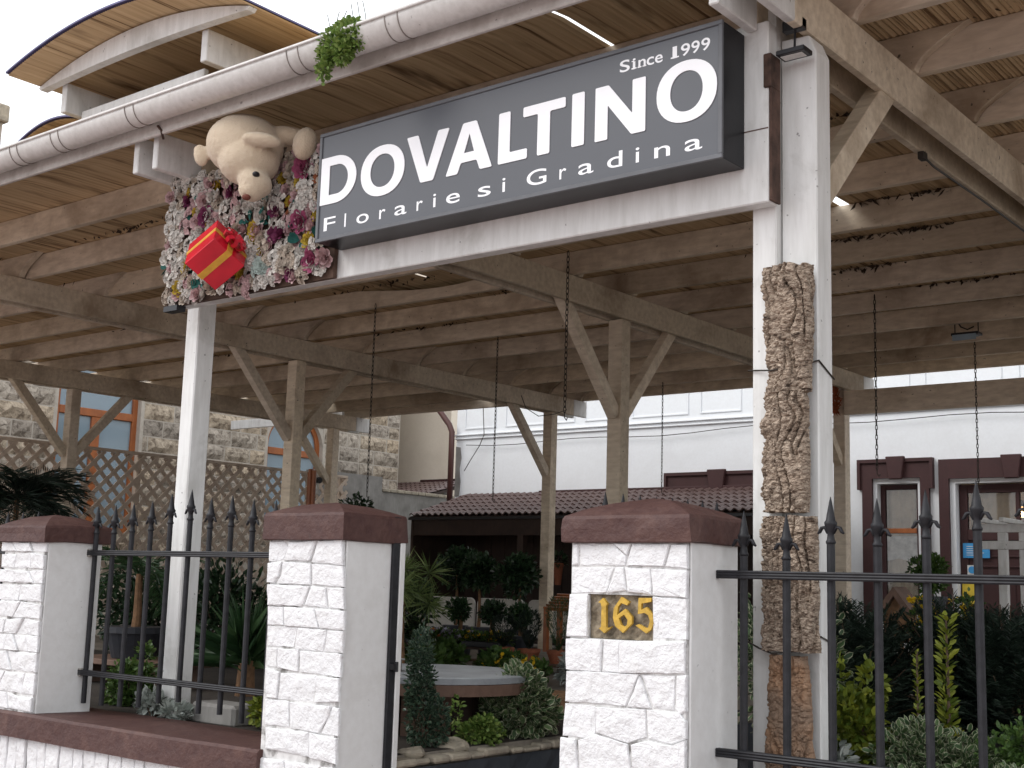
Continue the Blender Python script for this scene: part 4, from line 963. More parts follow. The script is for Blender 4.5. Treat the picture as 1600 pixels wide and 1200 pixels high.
def surround(name, xo0, xo1, zt, xi0, xi1, zi, zb, ears, key):
    w = thing(name, None, None, (0,0,0)); bpy.data.objects.remove(w)
    mb = MB(); y0, y1 = HY-0.06, HY-0.003
    ein = 0.065 if ears else 0.0
    mb.prism([(xo0+ein,zb),(xo0+ein,zt-0.44),(xo0,zt-0.44),(xo0,zt),(xo1,zt),(xo1,zt-0.44),(xo1-ein,zt-0.44),(xo1-ein,zb),(xi1,zb),(xi1,zi),(xi0,zi),(xi0,zb)], 'y', y0, y1)
    s = part('window_surround', mb, BURGUNDY2, hs_)
    if ears:
        rim = MB().box(xo0, xo1, y0-0.03, y0-0.002, zt-0.05, zt).box(xo0, xo0+0.045, y0-0.03, y0-0.002, zt-0.44, zt-0.05).box(xo1-0.045, xo1, y0-0.03, y0-0.002, zt-0.44, zt-0.05)
        part('rim', rim, BURGUNDY2, s, loc=(0,0,0))
    kx0, kx1 = key
    part('keystone', MB().prism([(kx0,zt+0.03),(kx1,zt+0.03),(kx1-0.045,zi-0.02),(kx0+0.045,zi-0.02)], 'y', y0-0.07, y0-0.001), BURGUNDY2, s, 0.01, loc=(0,0,0))
surround('a', -7.87, -6.74, 3.565, -7.655, -6.935, 3.285, 1.25, True, (-7.42, -7.14))
surround('b', -6.665, -4.61, 3.53, -6.525, -4.755, 3.255, 0.72, False, (-5.78, -5.50))
surround('c', -11.20, -9.24, 3.475, -10.86, -9.56, 3.21, 1.25, True, (-10.38, -10.05))
def curtain(name, x0, x1, y, z0, z1, mat, parent, seed):
    mb = MB(); n = int((x1-x0)/0.018); r_ = random.Random(seed); ph = 0
    for i in range(n+1):
        ph += r_.uniform(0.4, 1.0); x = x0+(x1-x0)*i/n; d = 0.028*math.sin(ph)
        mb.v += [(x, y+d, z0), (x, y+d*0.8, z1)]
    for i in range(n): mb.f.append((2*i, 2*i+2, 2*i+3, 2*i+1))
    return part(name, mb, mat, parent, smooth=True, fix=False, loc=(0,0,0))
CURT = m_plain('beige_net_curtain', (0.66, 0.58, 0.47, 1), 0.9, 0, 0.1, 8)
wf = part('window', MB().box(-7.598,-7.53,HY+0.12,HY+0.19,1.36,3.20).box(-7.06,-6.992,HY+0.12,HY+0.19,1.36,3.20).box(-7.53,-7.06,HY+0.12,HY+0.19,3.13,3.20).box(-7.53,-7.06,HY+0.12,HY+0.19,1.36,1.44), BURGUNDY2, hs_, 0.006)
part('transom', MB().box(-7.53, -7.06, HY+0.11, HY+0.185, 2.50, 2.57), ORANGE_WOOD, wf, 0.004, loc=(0,0,0))
part('pane', MB().box(-7.53, -7.06, HY+0.150, HY+0.156, 2.57, 3.13).box(-7.53, -7.06, HY+0.150, HY+0.156, 1.44, 2.50), CLEAR, wf, loc=(0,0,0))
curtain('curtain', -7.56, -7.03, HY+0.22, 1.3, 3.25, CURT, wf, 3)
part('cloth', MB().prism([(-7.53,2.46),(-7.06,2.46),(-7.06,2.02),(-7.2,2.10),(-7.36,2.14),(-7.53,2.10)], 'y', HY+0.175, HY+0.182), WHITE_PLASTIC, wf, loc=(0,0,0))
wf2 = part('window', MB().box(-10.79,-9.63,HY+0.12,HY+0.18,1.36,3.18), BURGUNDY2, hs_)
# entrance door
dr = part('door', MB().box(-6.44,-6.33,HY+0.12,HY+0.20,0.74,3.18).box(-4.95,-4.84,HY+0.12,HY+0.20,0.74,3.18).box(-6.33,-4.95,HY+0.12,HY+0.20,3.06,3.18).box(-6.33,-4.95,HY+0.11,HY+0.21,2.40,2.55).box(-6.33,-4.95,HY+0.14,HY+0.19,0.74,2.40), BURGUNDY2, hs_, 0.006)
part('mullion', MB().box(-5.665,-5.615,HY+0.12,HY+0.195,2.55,3.06), BURGUNDY2, dr, loc=(0,0,0))
for z in (2.30, 2.17, 2.03): part('moulding', MB().box(-6.30,-5.0,HY+0.12,HY+0.138,z,z+0.022), BURGUNDY2, dr, 0.004, loc=(0,0,0))
for xp in (-6.20, -5.55):
    for zp, hp in ((0.95,0.35),(1.4,0.5)):
        part('panel', MB().box(xp,xp+0.5,HY+0.125,HY+0.138,zp,zp+hp), BURGUNDY2, dr, 0.012, loc=(0,0,0))
part('pane', MB().box(-6.33,-5.665,HY+0.150,HY+0.156,2.55,3.06).box(-5.615,-4.95,HY+0.150,HY+0.156,2.55,3.06), CLEAR, dr, loc=(0,0,0))
curtain('curtain', -6.33, -5.68, HY+0.24, 2.5, 3.1, CURT, dr, 8)
curtain('curtain', -5.36, -4.95, HY+0.24, 2.5, 3.1, CURT, dr, 9)
lp = thing('lamp', 'glowing warm lamp inside the glazed light over the house door', 'lamp', (-5.72, HY+0.42, 2.72))
part('bulb', MB().ball((-5.72,HY+0.42,2.78), (0.10,0.08,0.08), 12, 8), GLOW, lp, smooth=True)
part('lamp_shade', MB().lathe([(0.16,0.09),(0.13,0.14),(0.05,0.19)], (-5.72,HY+0.42,2.78), 14).tube([(-5.72,HY+0.42,2.97),(-5.72,HY+0.42,3.3)],0.008,6), BURGUNDY2, lp)
for nm, lab, x0, x1, z0, z1, m in (('notice','blue paper notice stuck on the house door',-6.40,-6.03,2.155,2.36,SIGN_BLUE),('notice','small white sticker with a blue disc on the house door',-6.345,-6.215,1.885,2.055,WHITE_PLASTIC),('notice','yellow paper notice stuck low on the house door',-6.42,-6.18,1.50,1.80,SIGN_YELLOW)):
    nt_ = thing(nm, lab, 'notice', ((x0+x1)/2, HY+0.10, z0), 'notices on the house door')
    part('sheet', MB().box(x0, x1, HY+0.104, HY+0.110, z0, z1), m, nt_)
    if m is WHITE_PLASTIC: part('disc', MB().prism(ell((x0+x1)/2, z1-0.065, 0.05, 0.05, 20), 'y', HY+0.100, HY+0.1035), SIGN_BLUE, nt_)
    elif m is SIGN_BLUE:
        for q in range(5): part('text_line', MB().box(x0+0.05, x1-0.08-0.03*(q % 3), HY+0.101, HY+0.1035, z1-0.05-0.03*q, z1-0.042-0.03*q), WHITE_PLASTIC, nt_)
    else:
        part('symbol', MB().box(x0+0.06,x0+0.09,HY+0.100,HY+0.1035,z0+0.08,z0+0.16).prism(ell(x0+0.16,z0+0.11,0.03,0.035,12),'y',HY+0.100,HY+0.1035), BURGUNDY2, nt_)

single('wall_wire', MB().tube([(-15.1,17.9,4.9),(-15.05,17.9,4.3),(-15.15,17.9,4.1),(-15.35,17.9,3.85),(-15.5,17.9,3.65)], 0.008, 5), CHAIN_M, 'thin wire hanging down the white house wall near the downpipe', 'wire', (-15.1,17.9,3.65))
single('wall_wire', MB().tube([(-15.5+0.6*k,17.93,4.13-0.03*math.sin(k*1.1)-0.02*math.sin(k*0.4)) for k in range(22)], 0.007, 5), CHAIN_M, 'thin wire strung along the white house wall below the moulding', 'wire', (-12,17.93,4.1))
pipe = MB().tube([(-16.20,17.85,4.95),(-16.12,17.85,4.80),(-15.86,17.85,4.52),(-15.79,17.85,4.38),(-15.79,17.85,2.7)], 0.055, 12)
single('downpipe', pipe, PIPE, 'brown downpipe with a bent neck at the corner of the white house', 'downpipe', (-15.79,17.85,2.7), smooth=True)

# tiled lean-to
def tile_mesh(w, l):
    mb = MB(); n = 6
    for j, (y, dz) in enumerate(((0,0.022),(l*1.12,0.0))):
        for i in range(n+1):
            u = i/n; mb.v.append((u*w, y, dz+0.028*math.sin(math.pi*min(1, u/0.62)) if u < 0.62 else dz-0.010*math.sin(math.pi*(u-0.62)/0.38)))
    for i in range(n+1): mb.v.append((mb.v[i][0], 0.0, mb.v[i][2]-0.022))
    for i in range(n): mb.f += [(i, i+1, n+1+i+1, n+1+i), (2*n+2+i, 2*n+2+i+1, i+1, i)]
    return mesh('roof_tile', mb, TILE, fix=False)
lt = thing('lean_to', 'low lean-to with a brown tiled roof and dark interior against the white house', 'lean-to', (-12, 17, 0.7))
LX0, LX1, LY0, LY1, LZ0, LZ1 = -15.42, -8.4, 16.40, 17.93, 2.735, 3.20
NT_, NR = 50, 6; tw = (LX1-LX0)/NT_; sl = math.atan2(LZ1-LZ0, LY1-LY0); tl_ = math.hypot(LZ1-LZ0, LY1-LY0)/NR
TM = tile_mesh(tw, tl_)
roof = part('roof', MB().prism([(LY0,LZ0-0.02),(LY1,LZ1-0.02),(LY1,LZ1-0.06),(LY0,LZ0-0.06)], 'x', LX0, LX1), BROWN_WOOD, lt)
for r_ in range(NR):
    for c_ in range(NT_):
        o = link('tile', TM, roof, (LX0+c_*tw, LY0+math.cos(sl)*tl_*r_, LZ0+math.sin(sl)*tl_*r_+jr.uniform(-0.003,0.003))); o.rotation_euler = (sl, 0, 0)
part('flashing', MB().box(-13.75, LX1, 17.88, 17.985, 3.14, 3.245), BURGUNDY2, lt, 0.006)
part('eave_gutter', MB().box(LX0, LX1, LY0-0.03, LY0+0.03, LZ0-0.075, LZ0-0.03), BLACK, lt)
part('back_boards', MB().box(LX0, LX1, 17.90, 17.97, 0.7, 3.05), BROWN_WOOD, lt)
for k in range(22): part('board', MB().box(LX0+0.02+k*0.318, LX0+0.02+k*0.318+0.305, 17.865, 17.898, 0.7, 3.02), BROWN_WOOD, lt)
part('end_wall', MB().prism([(LY0+0.05,0.7),(LY1,0.7),(LY1,3.1),(LY0+0.05,LZ0-0.07)], 'x', LX0, LX0+0.05), BROWN_WOOD, lt)
part('end_wall', MB().prism([(LY0+0.05,0.7),(LY1,0.7),(LY1,3.1),(LY0+0.05,LZ0-0.07)], 'x', LX1-0.05, LX1), BROWN_WOOD, lt)
part('floor', MB().box(LX0, LX1, LY0-0.2, LY1, 0.70, 0.73), BROWN_WOOD, lt)
part('header', MB().box(LX0+0.05, LX1-0.05, LY0+0.06, LY0+0.16, 2.40, 2.665), BROWN_WOOD, lt)
for xq in (-13.0, -10.4): part('post', MB().box(xq-0.06, xq+0.06, LY0+0.05, LY0+0.17, 0.72, 2.40), BROWN_WOOD, lt)

# cream house and its small roof
ch = thing('cream_house', 'cream rendered house wall between the stone house and the white house', 'house', (-21, 22, 0))
part('wall', MB().box(-30, -19.5, 22.0, 22.3, 0, 9), CREAM, ch)
part('corner_strip', MB().box(-19.56, -19.46, 21.90, 21.99, 0, 3.9), HOUSE_WHITE, ch)
sr = part('small_roof', MB().prism([(20.2,3.40),(21.97,3.86),(21.97,3.80),(20.2,3.34)], 'x', -21.6, -18.7), BROWN_WOOD, ch)
sl2 = math.atan2(0.46, 1.77); tl2 = math.hypot(0.46, 1.77)/6; TM2 = tile_mesh(0.145, tl2)
for r_ in range(6):
    for c_ in range(20):
        o = link('tile', TM2, sr, (-21.6+c_*0.145, 20.2+math.cos(sl2)*tl2*r_, 3.415+math.sin(sl2)*tl2*r_)); o.rotation_euler = (sl2, 0, 0)
part('flashing', MB().box(-20.3, -18.7, 21.9, 21.98, 3.86, 3.94), BURGUNDY2, ch)

# ------------------------------------------------------------------ stone house at the left
st = thing('stone_house', 'old neighbouring house of rock-faced sandstone with orange framed arched windows', 'house', (-20, 14, 0))
SX = -20.0
wins = [(12.30, 14.00, 2.3, 4.72, 5.42), (17.05, 18.55, 2.6, 4.30, 4.98)]
sw = MB(); cells(lambda a, b, c, d: sw.box(SX-0.5, SX-0.02, a, b, c, d), 4.0, 20.86, 0, 8.4, [(w[0], w[1], w[2], w[4]) for w in wins])
for (y0, y1, zb, zs, zt) in wins:                        # arch spandrels
    cy = (y0+y1)/2; hw = (y1-y0)/2; rise = zt-zs
    for s in (-1, 1):
        arc = [(cy+s*hw*math.sin(math.pi/2*k/10), zs+rise*math.cos(math.pi/2*k/10)) for k in range(11)]
        sw.prism([(cy+s*hw, zt+0.002), (cy, zt+0.002)]+arc, 'x', SX-0.49, SX-0.03)
sw.box(-30, SX-0.5, 20.5, 20.85, 0, 8.4).box(-30, SX-0.5, 4.0, 4.4, 0, 8.4)
part('wall', sw, MORTAR_WALL, st)
part('roof', MB().prism([(SX+0.35, 8.35),(-30, 11.2),(-30,11.0),(SX+0.35,8.2)], 'y', 3.6, 21.3), BURGUNDY2, st)
sr_ = random.Random(9)
def rock(y0, y1, z0, z1):
    mb = MB(); nu, nv = max(3, int((y1-y0)/0.09)), max(3, int((z1-z0)/0.09)); sd_ = sr_.uniform(0, 50); pr = sr_.uniform(0.015, 0.05)
    for j in range(nv+1):
        for i in range(nu+1):
            u, v = i/nu, j/nv; e = min(1, min(u, 1-u)*5)*min(1, min(v, 1-v)*4)
            y = y0+(y1-y0)*u; z = z0+(z1-z0)*v
            d = pr*e+e*0.055*noise.noise(Vector((y*6+sd_, z*6, sd_)))+e*0.03*noise.noise(Vector((y*15+sd_, z*15, sd_)))
            mb.v.append((SX-0.018+max(0, d)+0.012*(e > 0), y+(0.006*noise.noise(Vector((y*9, z*9, sd_))) if e == 0 else 0), z+(0.008*noise.noise(Vector((z*9, y*9, sd_))) if e == 0 else 0)))
    for j in range(nv):
        for i in range(nu):
            a = j*(nu+1)+i; mb.f.append((a, a+1, a+nu+2, a+nu+1))
    return mb
z = 1.9; ns = 0
while z < 5.75:
    h = sr_.uniform(0.27, 0.40); y = 9.2+sr_.uniform(-0.4, 0)
    while y < 20.84:
        L = sr_.uniform(0.35, 0.85)
        y2 = min(y+L, 20.85)
        if 20.85-y2 < 0.2: y2 = 20.85
        a, b = y, y2; ok = True
        for (w0, w1, zb, zs, zt) in wins:
            if z+h > zb and z < zt-0.02:
                zc = z+h*0.3; cy = (w0+w1)/2; hw = (w1-w0)/2
                k = hw+0.06 if zc < zs else max(0.0, hw*math.sqrt(max(0, 1-((zc-zs)/(zt-zs))**2)))+0.06
                lo, hi = cy-k, cy+k
                if a < hi and b > lo:
                    if a < lo-0.12: b = lo
                    elif b > hi+0.12: a = hi
                    else: ok = False
        if ok and b-a > 0.1 and not (b < 9.4):
            part('stone', rock(a+0.012, b-0.012, z+0.012, z+h-0.012), RUBBLE, st, fix=False, smooth=False); ns += 1
        y = y2
    z += h
for wi, (y0, y1, zb, zs, zt) in enumerate(wins):
    cy = (y0+y1)/2; hw = (y1-y0)/2; rise = zt-zs; t = 0.10; tr = (4.44, 4.18)[wi]
    mb = MB(); outer = [(cy+hw*math.cos(math.pi*k/20), zs+rise*math.sin(math.pi*k/20)) for k in range(21)]
    inner = [(cy+(hw-t)*math.cos(math.pi*k/20), zs+(rise-t)*math.sin(math.pi*k/20)) for k in range(21)]
    for k in range(20): mb.prism([outer[k], outer[k+1], inner[k+1], inner[k]], 'x', SX-0.22, SX-0.13)
    mb.box(SX-0.22, SX-0.13, y0, y0+t, zb, zs).box(SX-0.22, SX-0.13, y1-t, y1, zb, zs).box(SX-0.221, SX-0.129, y0+t, y1-t, zb, zb+t)
    w = part('window', mb, ORANGE_WOOD, st)
    part('transom', MB().box(SX-0.215, SX-0.12, y0+t, y1-t, tr-0.09, tr+0.05), ORANGE_WOOD, w, 0.01, loc=(0,0,0))
    if wi == 0: part('mullion', MB().box(SX-0.21, SX-0.125, cy-0.09, cy+0.09, zb+t, tr-0.09), ORANGE_WOOD, w, 0.01, loc=(0,0,0))
    part('pane', MB().box(SX-0.185, SX-0.175, y0+0.05, y1-0.05, zb+0.05, zs-0.001).prism(outer, 'x', SX-0.185, SX-0.175), GLASS_BLUE, w, loc=(0,0,0))
    cu = MB(); n = 40
    for i in range(n+1):
        yy = y0+0.1+(y1-y0-0.2)*i/n; d = 0.02*math.sin(i*1.3+sr_.uniform(0, 1)); cu.v += [(SX-0.171+0*d, yy, tr+0.08), (SX-0.171, yy, zs+rise*0.9)]
    part('sill', MB().box(SX-0.2, SX+0.06, y0-0.1, y1+0.1, zb-0.12, zb-0.002), PALE_STONE, w, 0.01, loc=(0,0,0))
chm = thing('chimney', 'stone chimney with a flat cap at the far left edge above the gutter', 'chimney', (-20.6, 10.6, 8.0))
part('shaft', MB().box(-20.9, -20.1, 9.9, 10.86, 7.4, 9.15), PALE_STONE, chm, 0.01)
part('cap', MB().box(-20.95, -20.02, 9.8, 10.93, 9.152, 9.46), PALE_STONE, chm, 0.02)
part('base', MB().box(-21.0, -20.0, 9.7, 11.3, 7.2, 8.62), PALE_STONE, chm, 0.02)

# ------------------------------------------------------------------ lattice fence, boundary wall, stakes
lf = thing('lattice_fence', 'weathered diagonal lattice fence along the left side of the garden', 'fence', (-16.5, 12, 0.7))
LYa, LYb, LZa, LZb = 7.2, 15.9, 1.15, 3.37; pitch = 0.235
for s in (1, -1):
    k0 = LYa-(LZb-LZa); q = k0
    while q < LYb+(LZb-LZa):
        # slat: y = q + s*(z - LZa) clipped to the frame
        if s > 0: ya, za, yb, zb = q, LZa, q+(LZb-LZa), LZb
        else: ya, za, yb, zb = q+(LZb-LZa), LZa, q, LZb
        pts = [(ya, za), (yb, zb)]
        def clip(p, q2):
            (y0, z0), (y1, z1) = p, q2
            for lim, sign in ((LYa, 1), (LYb, -1)):
                d0 = (y0-lim)*sign; d1 = (y1-lim)*sign
                if d0 < 0 and d1 < 0: return None
                if d0 < 0: t = d0/(d0-d1); y0, z0 = y0+(y1-y0)*t, z0+(z1-z0)*t
                elif d1 < 0: t = d0/(d0-d1); y1, z1 = y0+(y1-y0)*t, z0+(z1-z0)*t
            return (y0, z0), (y1, z1)
        c = clip(*pts)
        if c and abs(c[0][0]-c[1][0]) > 0.05:
            xo = -16.5+0.012*s
            part('slat', MB().bar((xo, c[0][0], c[0][1]), (xo, c[1][0], c[1][1]), 0.058, 0.020, (1,0,0)), LATTICE_M, lf)
        q += pitch
part('rail', MB().box(-16.53, -16.47, LYa, LYb, LZb, LZb+0.045), LATTICE_M, lf, 0.004)
part('rail', MB().box(-16.53, -16.47, LYa, LYb, LZa-0.05, LZa), LATTICE_M, lf, 0.004)
for y in (7.3, 11.6, 15.8): part('post', MB().box(-16.60, -16.53, y-0.04, y+0.04, 0.6, LZb), LATTICE_M, lf, 0.004)
bw = thing('boundary_wall', 'stained grey concrete wall with pale coping beyond the lattice', 'wall', (-17.6, 18, 0.7))
part('wall', MB().box(-17.8, -17.55, 16.1, 17.86, 0.6, 3.59).box(-17.8, -17.56, 17.86, 20.1, 0.6, 3.31), CONCRETE, bw)
y = 17.88
while y < 20.05:
    part('coping_stone', MB().box(-17.84, -17.52, y, y+0.19, 3.312, 3.375), PALE_STONE, bw, 0.01); y += 0.2
sk = MB()
for k, (dx, dy) in enumerate(((0,0),(0.055,0.02),(-0.05,0.03),(0.01,0.06))): sk.tube([(-13.72+dx, 12.5+dy, 0.6), (-13.72+dx, 12.5+dy, 3.15-0.02*k)], 0.032, 8)
single('wooden_stakes', sk, ORANGE_WOOD, 'bundle of orange wooden stakes standing by the middle lattice post', 'stakes', (-13.72, 12.5, 0.7), smooth=False)

# ------------------------------------------------------------------ plants
def leaf_template(kind):
    if kind == 'oval':     # folded oval leaf, length 1, width 0.5
        v = [(0,0,0),(0.3,0.44,0.07),(0.7,0.40,0.06),(1,0,-0.06),(0.7,-0.40,0.06),(0.3,-0.44,0.07),(0.35,0,0.0),(0.7,0,-0.02)]
        f = [(0,6,1),(1,6,7,2),(2,7,3),(3,7,4),(4,7,6,5),(5,6,0)]; e = [0.3,1,1,0.8,1,1,0,0]
    elif kind == 'narrow':
        v = [(0,0,0),(0.4,0.2,0.02),(1,0,-0.05),(0.4,-0.2,0.02)]; f = [(0,1,2),(0,2,3)]; e = [0,1,1,1]
    else:
        v = [(0,0.5,0),(1,0.25,0),(1,-0.25,-0.0),(0,-0.5,0)]; f = [(0,1,2,3)]; e = [0]*4
    return np.array(v, float), f, np.array(e, float)
def leaves(name, P, D, L, W, mat, parent, kind='oval', tint=None, base=None, droop=0.0):
    """one mesh of leaves at points P, along directions D"""
    P = np.asarray(P, float); D = np.asarray(D, float); n = len(P)
    D = D/np.linalg.norm(D, axis=1, keepdims=True)
    rnd = rng.normal(size=(n, 3)); up_ = np.array([0, 0, 1.0])+rnd*0.55
    S = np.cross(up_, D); S /= np.linalg.norm(S, axis=1, keepdims=True)+1e-9; N = np.cross(D, S)
    L = L*rng.uniform(0.7, 1.25, n); W = W*rng.uniform(0.75, 1.2, n)
    tv, tf, te = leaf_template(kind); m = len(tv)
    V = P[:, None, :]+D[:, None, :]*(tv[None, :, 0:1]*L[:, None, None])+S[:, None, :]*(tv[None, :, 1:2]*(W*2)[:, None, None])+N[:, None, :]*(tv[None, :, 2:3]*L[:, None, None])
    if droop: V[:, :, 2] -= droop*(tv[None, :, 0]**2)*L[:, None]
    V = V.reshape(-1, 3)
    F = [tuple(i*m+k for k in f) for i in range(n) for f in tf]
    me = bpy.data.meshes.new(name); me.from_pydata(V.tolist(), [], F); me.materials.append(mat)
    t = rng.beta(1.6, 2.2, n) if tint is None else np.clip(tint+rng.normal(0, 0.16, n), 0, 1)
    a = me.attributes.new('tint', 'FLOAT', 'POINT'); a.data.foreach_set('value', np.repeat(t, m).astype(np.float32))
    a = me.attributes.new('edge', 'FLOAT', 'POINT'); a.data.foreach_set('value', np.tile(te, n).astype(np.float32))
    me.update(); o = link(name, me, parent)
    return o
def stems(pts, parent, base, r=0.008, n=9, mat=None):
    mb = MB(); idx = rng.choice(len(pts), min(n, len(pts)), replace=False)
    for i in idx:
        p = Vector(pts[i]); b = Vector(base)+Vector((random.uniform(-.02,.02), random.uniform(-.02,.02), 0)); m_ = b.lerp(p, 0.5)+Vector((0, 0, 0.12*(p-b).length))
        mb.tube([b, m_, p], [r, r*0.7, r*0.35], 5)
    part('stem', mb, mat or STEM, parent)
def blob_points(blobs, n, shell=0.55):
    """points through clumpy ellipsoids, denser near their skins, with outward directions"""
    vol = np.array([b[3]*b[4]*b[5] for b in blobs])**(2/3); cnt = (vol/vol.sum()*n).astype(int); P = []; D = []
    for b, c in zip(blobs, cnt):
        d = rng.normal(size=(c, 3)); d /= np.linalg.norm(d, axis=1, keepdims=True)
        r = shell+(1-shell)*rng.random(c)**0.6; r *= 1+0.10*np.sin(d[:, 0]*7+b[0]*9)*np.sin(d[:, 2]*6+b[1]*5)+rng.normal(0, 0.05, c)
        P.append(np.array(b[:3])+d*r[:, None]*np.array(b[3:6])); D.append(d+rng.normal(0, 0.45, (c, 3))+np.array([0, 0, 0.25]))
    return np.vstack(P), np.vstack(D)
def shrub(name, label, base, blobs, n, L, W, mat, kind='oval', group=None, tint=None, cat='shrub', shell=0.5, pot=None, stemr=0.01):
    t = thing(name, label, cat, base, group); P, D = blob_points(blobs, n, shell)
    P[:, 2] = np.maximum(P[:, 2], base[2]+0.01)
    leaves('foliage', P, D, L, W, mat, t, kind, tint); stems(P, t, Vector(base)+Vector((0,0,(pot[1] if pot else 0))), stemr)
    if pot:
        r, h, m = pot
        part('pot', MB().lathe([(r*0.72,0),(r*0.95,h*0.85),(r*1.04,h*0.86),(r*1.04,h),(r*0.92,h),(r*0.88,h*0.9)], base, 18), m, t, smooth=False)
    return t
def clump(cx, cy, z0, z1, r, k, seed):
    q = random.Random(seed); out = []
    for i in range(k):
        a = q.uniform(0, 6.28); rr_ = q.uniform(0.1, 0.6)*r; z = q.uniform(z0+0.25*(z1-z0), z1-0.25*(z1-z0)); s = q.uniform(0.4, 0.62)*r
        out.append((cx+rr_*math.cos(a), cy+rr_*math.sin(a), z, s, s, s*0.9))
    out.append((cx, cy, (z0+z1)/2, r*0.75, r*0.75, (z1-z0)/2*0.9)); return out

# conifers: sprays of short needles along drooping twigs
def yew(name, label, base, r, h, nb, mat, L=0.05, group=None):
    t = thing(name, label, 'shrub', base, group); P = []; D = []; tw = MB(); tint = []
    for k in range(nb):
        a = random.uniform(0, 6.28); el = random.uniform(-0.45, 1.35); q = random.uniform(0.55, 1.08)
        e = Vector((base[0]+r*q*math.cos(a)*math.cos(el), base[1]+r*q*math.sin(a)*math.cos(el), max(base[2]+0.04, base[2]+0.30+h*q*(0.03+0.66*math.sin(el)))))
        s = Vector((base[0]+(e.x-base[0])*0.25, base[1]+(e.y-base[1])*0.25, base[2]+(e.z-base[2])*0.55)); d = e-s; ti = random.random()*0.8
        if k % 8 == 0: tw.tube([Vector(base), s, e], [0.014, 0.008, 0.003], 4)
        m = 22
        for i in range(m):
            u = 0.25+0.75*i/m; p = s+d*u+Vector((0, 0, -0.09*u*u*d.length)); sd_ = d.cross(Vector((0,0,1))).normalized()
            for sg_ in (-1, 1):
                P.append(p); D.append(d.normalized()*0.7+sd_*sg_*0.8+Vector((random.uniform(-.3,.3), random.uniform(-.3,.3), random.uniform(-.25,.25)))); tint.append(ti+0.35*u)
    leaves('foliage', P, D, L, 0.014, mat, t, 'narrow', np.array(tint)*0.6); part('twig', tw, STEM, t); return t
random.seed(21)
yew('yew', 'dark spreading conifer shrub left of centre behind the right fence', (-3.42, 7.8, 0.7), 0.52, 0.88, 560, L_YEW, 0.06, 'dark conifers behind the right fence')
yew('yew', 'dark spreading conifer shrub in the middle behind the golden spike', (-2.98, 8.3, 0.7), 0.55, 0.92, 560, L_YEW, 0.06, 'dark conifers behind the right fence')
yew('yew', 'dark spreading conifer shrub at the right in front of the white trellis', (-2.62, 8.15, 0.7), 0.48, 0.86, 520, L_YEW, 0.06, 'dark conifers behind the right fence')
shrub('shrub', 'dark small leaved shrub in the gap between numbered pillar and right post', (-3.3, 6.6, 0.7), clump(-3.3, 6.6, 0.7, 1.75, 0.42, 6, 2), 1800, 0.05, 0.018, L_VAR, tint=0.2)
shrub('privet', 'yellow green privet low behind the right fence beside the post', (-2.5, 5.62, 0.7), clump(-2.5, 5.62, 0.7, 1.22, 0.20, 7, 3)+[(-2.57,5.6,1.2,0.05,0.05,0.12),(-2.42,5.65,1.2,0.06,0.06,0.10)], 1500, 0.045, 0.017, L_GOLD, tint=0.22, cat='shrub')
sp = thing('euonymus_spike', 'tall narrow golden euonymus spike in front of the dark conifers', 'shrub', (-2.19, 5.95, 0.7)); P = []; D = []; ti = []
for k in range(60):
    z = 0.72+0.80*k/60
    for q in range(5 if z < 1.1 else 3):
        a = k*1.6+q*2*math.pi/(5 if z < 1.1 else 3); P.append((-2.19+0.012*math.cos(a)+0.01*math.sin(z*9), 5.95+0.012*math.sin(a), z)); D.append((math.cos(a), math.sin(a), 0.75)); ti.append(0.95 if z < 0.98 else 0.36+0.15*math.sin(k))
leaves('foliage', P, D, 0.052, 0.012, L_GOLD, sp, 'oval', np.array(ti)*0.85); part('stem', MB().tube([(-2.19,5.95,0.65),(-2.185,5.95,1.1),(-2.19,5.95,1.52)], [0.01,0.008,0.004], 6), STEM, sp)
sp = thing('euonymus_spike', 'short thin yellow green shoot left of the tall golden spike', 'shrub', (-2.33, 5.95, 0.7)); P = []; D = []
for k in range(40):
    z = 0.75+0.60*k/40
    for q in range(2): a = k*1.9+q*3.14; P.append((-2.33, 5.95, z)); D.append((math.cos(a), math.sin(a), 0.7))
leaves('foliage', P, D, 0.040, 0.010, L_GOLD, sp, 'oval', 0.33); part('stem', MB().tube([(-2.33,5.95,0.65),(-2.33,5.95,1.35)], 0.005, 6), STEM, sp)
shrub('variegated_euonymus', 'grey green variegated shrub at the foot of the golden spike', (-2.20, 5.65, 0.7), clump(-2.22, 5.68, 0.7, 1.04, 0.20, 8, 5)+clump(-2.05, 5.75, 0.7, 1.05, 0.16, 5, 6), 2600, 0.042, 0.014, L_VAR)
shrub('shrub', 'dense dark green shrub low at the right edge behind the fence', (-1.80, 5.85, 0.7), clump(-1.80, 5.85, 0.7, 1.12, 0.24, 8, 7), 2200, 0.032, 0.010, L_GREEN, tint=0.38)
shrub('variegated_euonymus', 'small leaved variegated shrub under the dark shrub at the right edge', (-1.78, 5.55, 0.7), clump(-1.80, 5.50, 0.66, 0.92, 0.17, 6, 8), 1100, 0.035, 0.012, L_VAR)
shrub('silver_ragwort', 'silver leaved plant at the foot of the right post', (-2.52, 5.42, 0.7), clump(-2.52, 5.42, 0.7, 0.98, 0.12, 5, 9), 500, 0.05, 0.017, L_SILVER, cat='plant')
